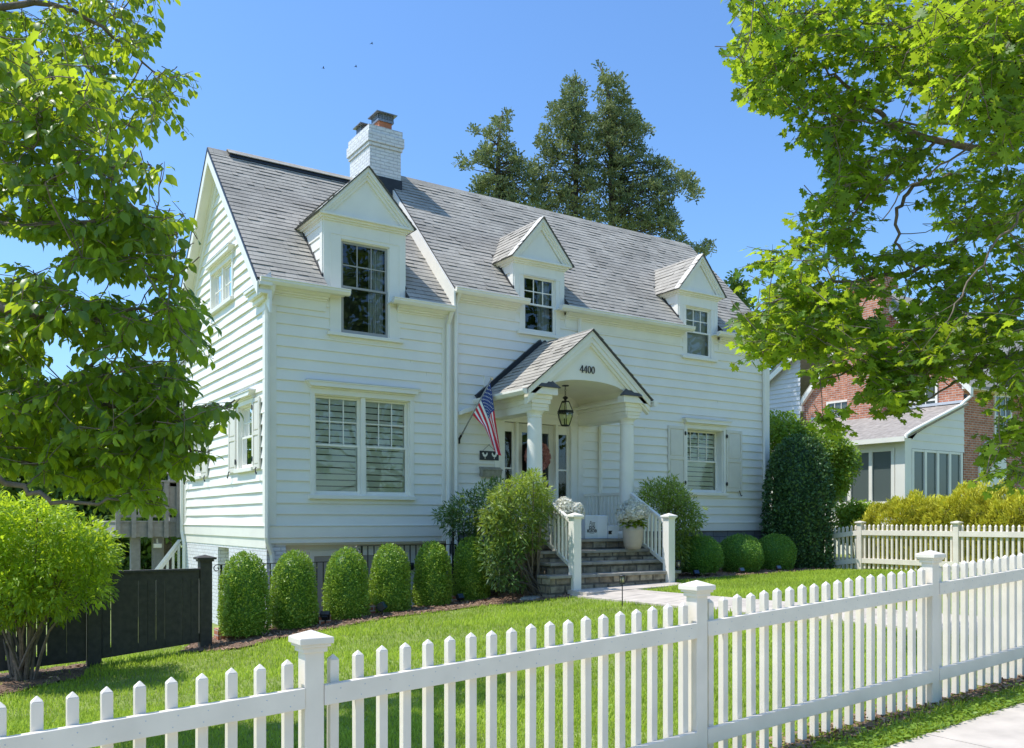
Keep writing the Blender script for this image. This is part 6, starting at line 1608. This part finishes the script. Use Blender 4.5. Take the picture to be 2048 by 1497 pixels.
leafy_tree('maple_tree', 'maple tree with pointed lobed leaves hanging in from the right', T1, .19, limbsM, polysM, M['maple'], (MAPLE_V, MAPLE_F), .112, 8, .46, 'bark', .15, 9, holesM, .5, .8)

# conifers behind the house and background trees
def far_tree(name, label, spine, poly, d, dd, m, ncl, per, rad, ls, seed, tmpl=(LANCE_V, LANCE_F), bark='darkbark', group=None, tr=.16, flat=.6, extra_nodes=(), up=.4):
    random.seed(seed); r_ = np.random.default_rng(seed)
    P0 = [at(u, v, d) for u, v in spine]; b = P0[0].copy(); b.z = g(b.x, b.y)-.1
    t = thing(name, tuple(b), label, 'tree', group); off = np.array(b)
    pts = [b]+P0; k = len(pts)
    mb = MB(); mb.tube(pts, [tr*(1-.9*i/(k-1)) for i in range(k)], 7); mb.build('trunk', M[bark], t, smooth=True)
    fine = []
    for a, c in zip(pts, pts[1:]):
        for s_ in range(8): fine.append(a.lerp(c, s_/8))
    NA = np.array(fine); C = []; mbb = MB()
    for (u, v) in sample_poly(poly, ncl):
        c = at(u, v, d+r_.uniform(-dd, dd)); C.append(c)
        # branch from a lower point of the trunk
        j = int(np.abs(NA[:, 2]-(c.z-.25*abs(np.linalg.norm(NA[:, :2]-np.array(c)[:2], axis=1).min()))).argmin())
        if r_.uniform() < .35: tube_branch(mbb, fine[j], c, .03, .006, wob=.07, n=3)
    mbb.build('branches', M[bark], t, recalc=False)
    C = np.array([tuple(c) for c in C]); n = ncl*per
    q = r_.normal(size=(n, 3)); q = norm(q)*(r_.uniform(0, 1, (n, 1))**.45)*rad*np.array([1, 1, flat])
    P = np.repeat(C, per, 0)+q
    D = norm(q/rad+norm(r_.normal(size=(n, 3)))*.8); D[:, 2] += up
    N = norm(r_.normal(size=(n, 3)))+np.array([0, 0, .7])
    tint = np.clip(np.repeat(r_.normal(.45, .22, ncl), per)+q[:, 2]/rad*.3+r_.normal(0, .15, n), 0, 1)
    leaves_mesh('crown', m, tmpl[0], tmpl[1], P, frames(norm(D), N), r_.uniform(.6, 1.3, n)*ls, tint, t, off=off)
    return t
SPRAY_V = [(0,0,0),(.25,.16,.02),(.5,.05,0),(.75,.2,.03),(1,0,-.04),(.7,-.2,.02),(.45,-.05,0),(.25,-.18,.03)]; SPRAY_F = [(0,2,1),(0,6,2),(0,7,6),(2,4,3),(2,5,4),(2,6,5)]
SP = (SPRAY_V, SPRAY_F)
GCN = 'dark conifers rising behind the roof'
far_tree('conifer_tree', 'small dark conifer with a thin ragged tip, leftmost behind the roof', [(996,420),(996,330),(996,290),(1005,225)],
         [(1010,216),(1016,225),(1013,262),(1015,285),(1028,300),(1045,302),(1040,320),(1055,335),(1075,345),(1085,420),(960,420),(945,390),(960,350),(950,330),(918,340),(915,318),(945,312),(968,300),(966,278),(945,268),(948,255),(970,262),(988,262),(994,240)], 31, .9, M['conifer'], 210, 28, .17, .17, 31, SP, group=GCN)
far_tree('conifer_tree', 'middle dark conifer with a narrow pointed crown behind the roof', [(1150,450),(1152,330),(1152,230),(1148,155)],
         [(1148,148),(1158,162),(1170,160),(1173,172),(1165,188),(1168,220),(1180,222),(1190,235),(1185,262),(1190,290),(1188,330),(1190,450),(1070,450),(1050,380),(1060,330),(1080,310),(1095,300),(1075,290),(1082,262),(1092,250),(1098,232),(1105,212),(1118,214),(1126,200),(1135,180),(1133,165)], 32, 1.2, M['conifer'], 360, 28, .19, .17, 32, SP, group=GCN)
far_tree('conifer_tree', 'tallest dark conifer with broad ragged lower branches behind the roof', [(1225,480),(1222,330),(1222,220),(1212,160),(1198,132)],
         [(1197,128),(1215,142),(1225,152),(1242,150),(1250,165),(1253,185),(1262,205),(1272,228),(1278,240),(1270,255),(1290,252),(1305,262),(1302,272),(1282,275),(1280,292),(1300,305),(1320,318),(1345,325),(1355,340),(1380,350),(1402,372),(1398,395),(1385,398),(1370,385),(1345,390),(1340,410),(1355,440),(1362,470),(1375,490),(1405,492),(1428,482),(1425,498),(1405,510),(1375,510),(1320,470),(1190,450),(1185,330),(1190,270),(1185,240),(1195,225),(1205,215),(1200,195),(1190,185),(1190,168),(1200,160)], 33, 1.4, M['conifer'], 560, 28, .20, .17, 33, SP, group=GCN)
far_tree('slender_tree', 'slender green tree top seen just past the right end of the roof', [(1476,640),(1476,600),(1474,555)],
         [(1474,548),(1485,570),(1490,590),(1500,610),(1492,650),(1460,650),(1445,610),(1455,580),(1462,560)], 34, .6, M['bgtree'], 70, 24, .26, .16, 34, (OVAL_V, OVAL_F), tr=.12, flat=1)
for args in ((1610, [(1540,650),(1570,610),(1600,620),(1640,600),(1680,640),(1700,700),(1660,740),(1540,735)], 44, 'dark tree mass behind the white sided wing of the neighbouring house', 35),):
    far_tree('background_tree', args[3], [(args[0], 800), (args[0], 700), (args[0], 640)], args[1], args[2], 2, M['bgtree'], 190, 26, .6, .34, args[4], (OVAL_V, OVAL_F), tr=.25, flat=1)
GBG = 'trees filling the view left of the house'
far_tree('background_tree', 'dark leafy tree right behind the wooden deck', [(330,1000),(335,900),(330,800)], [(285,760),(330,745),(372,760),(372,1000),(372,1060),(250,1060),(240,950),(250,830)], 27, 1.2, M['bgtree'], 330, 30, .42, .22, 36, (OVAL_V, OVAL_F), tr=.25, group=GBG, flat=1)
far_tree('background_tree', 'mid green tree behind the dogwood branches, left of the deck', [(150,1000),(155,900),(150,820)], [(20,830),(100,790),(200,780),(270,800),(280,900),(260,1060),(0,1060),(-20,930)], 30, 1.5, M['bgtree'], 380, 30, .5, .26, 37, (OVAL_V, OVAL_F), tr=.3, group=GBG, flat=1)
far_tree('background_tree', 'tree at the far left edge behind the bright bush', [(-120,1000),(-115,900),(-120,820)], [(-300,820),(-200,780),(-60,800),(40,850),(40,1060),(-300,1060)], 32, 1.5, M['bgtree'], 330, 28, .55, .28, 38, (OVAL_V, OVAL_F), tr=.3, group=GBG, flat=1)
far_tree('background_tree', 'low shaded growth under and behind the deck', [(230,1150),(230,1100)], [(120,1040),(380,1040),(380,1180),(60,1180)], 29, 1, M['bgtree'], 260, 26, .45, .24, 39, (OVAL_V, OVAL_F), tr=.1, group=GBG, flat=1)
# trees over the road, mirrored in the window panes
def street_tree(x, y, h, w, seed):
    r_ = np.random.default_rng(seed); random.seed(seed); z = g(x, y)
    t = thing('street_tree', (x, y, z), 'leafy tree across the road, seen only as a reflection in the window panes', 'tree', 'trees across the road')
    mb = MB(); mb.tube([(x,y,z-.1),(x+.1,y,z+h*.35),(x,y+.1,z+h*.7)], [.22,.17,.07], 8); mb.build('trunk', M['darkbark'], t)
    n = 4200; d = rand_dirs(n); r = r_.uniform(.35, 1, (n, 1))**.5
    lump = 1+.22*np.sin(d[:, :1]*5+seed)+.18*np.sin(d[:, 1:2]*7+d[:, 2:]*5)
    P = d*r*lump*np.array([w, w, h*.38])+np.array([x, y, z+h*.62])
    leaves_mesh('crown', M['bgtree'], OVAL_V, OVAL_F, P, frames(rand_dirs(n), d+rand_dirs(n)*.6), r_.uniform(.3, .5, n), r_.uniform(0, 1, n), t, off=(x, y, z))
street_tree(21, -15, 18, 4.6, 51); street_tree(31, -16, 19, 5.2, 52); street_tree(43, -15, 18, 5.4, 53); street_tree(11, -17, 17, 4.6, 54)

# birds
for i, (u, v, lab) in enumerate(((744, 88, 'small dark bird flying highest over the roof'), (712, 134, 'small dark bird flying in the middle of the three'), (647, 137, 'small dark bird flying leftmost over the roof'))):
    p = at(u, v, 60); tb = thing('bird', tuple(p), lab, 'bird', 'birds in the sky')
    mb = MB(); mb.lathe([(.0,-.09),(.025,-.05),(.03,0),(.015,.07),(.0,.1)], (0, 0, 0), 8)
    mb.v = [(p.x+c, p.y+b*.9, p.z+a*.9) for a, b, c in mb.v]; mb.build('body', M['birdm'], tb, smooth=True)
    mb = MB()
    for sg in (-1, 1): mb.add([(p.x+.04,p.y,p.z),(p.x-.04,p.y,p.z),(p.x-.07,p.y+sg*.11,p.z+.05),(p.x-.10,p.y+sg*.2,p.z+.01+.02*i),(p.x-.02,p.y+sg*.12,p.z+.05)], [(0,1,2,4),(2,3,4)])
    mb.build('wings', M['birdm'], tb, recalc=False)

# cable strung from the neighbour's corner
a, b = Vector((26.62, 14.93, 5.45)), Vector((40.0, 6.0, 6.6))
t = thing('utility_cable', tuple(a), 'thin utility cable running from the corner of the brick house to the right', 'cable')
mb = MB(); mb.tube([a.lerp(b, i/12)+Vector((0, 0, -.5*math.sin(PI*i/12))) for i in range(13)], .012, 5); mb.build('cable', M['flash'], t)
mb = MB(); mb.box(26.57, 26.67, 14.92, 14.99, 5.40, 5.50); mb.build('anchor', M['iron'], t)
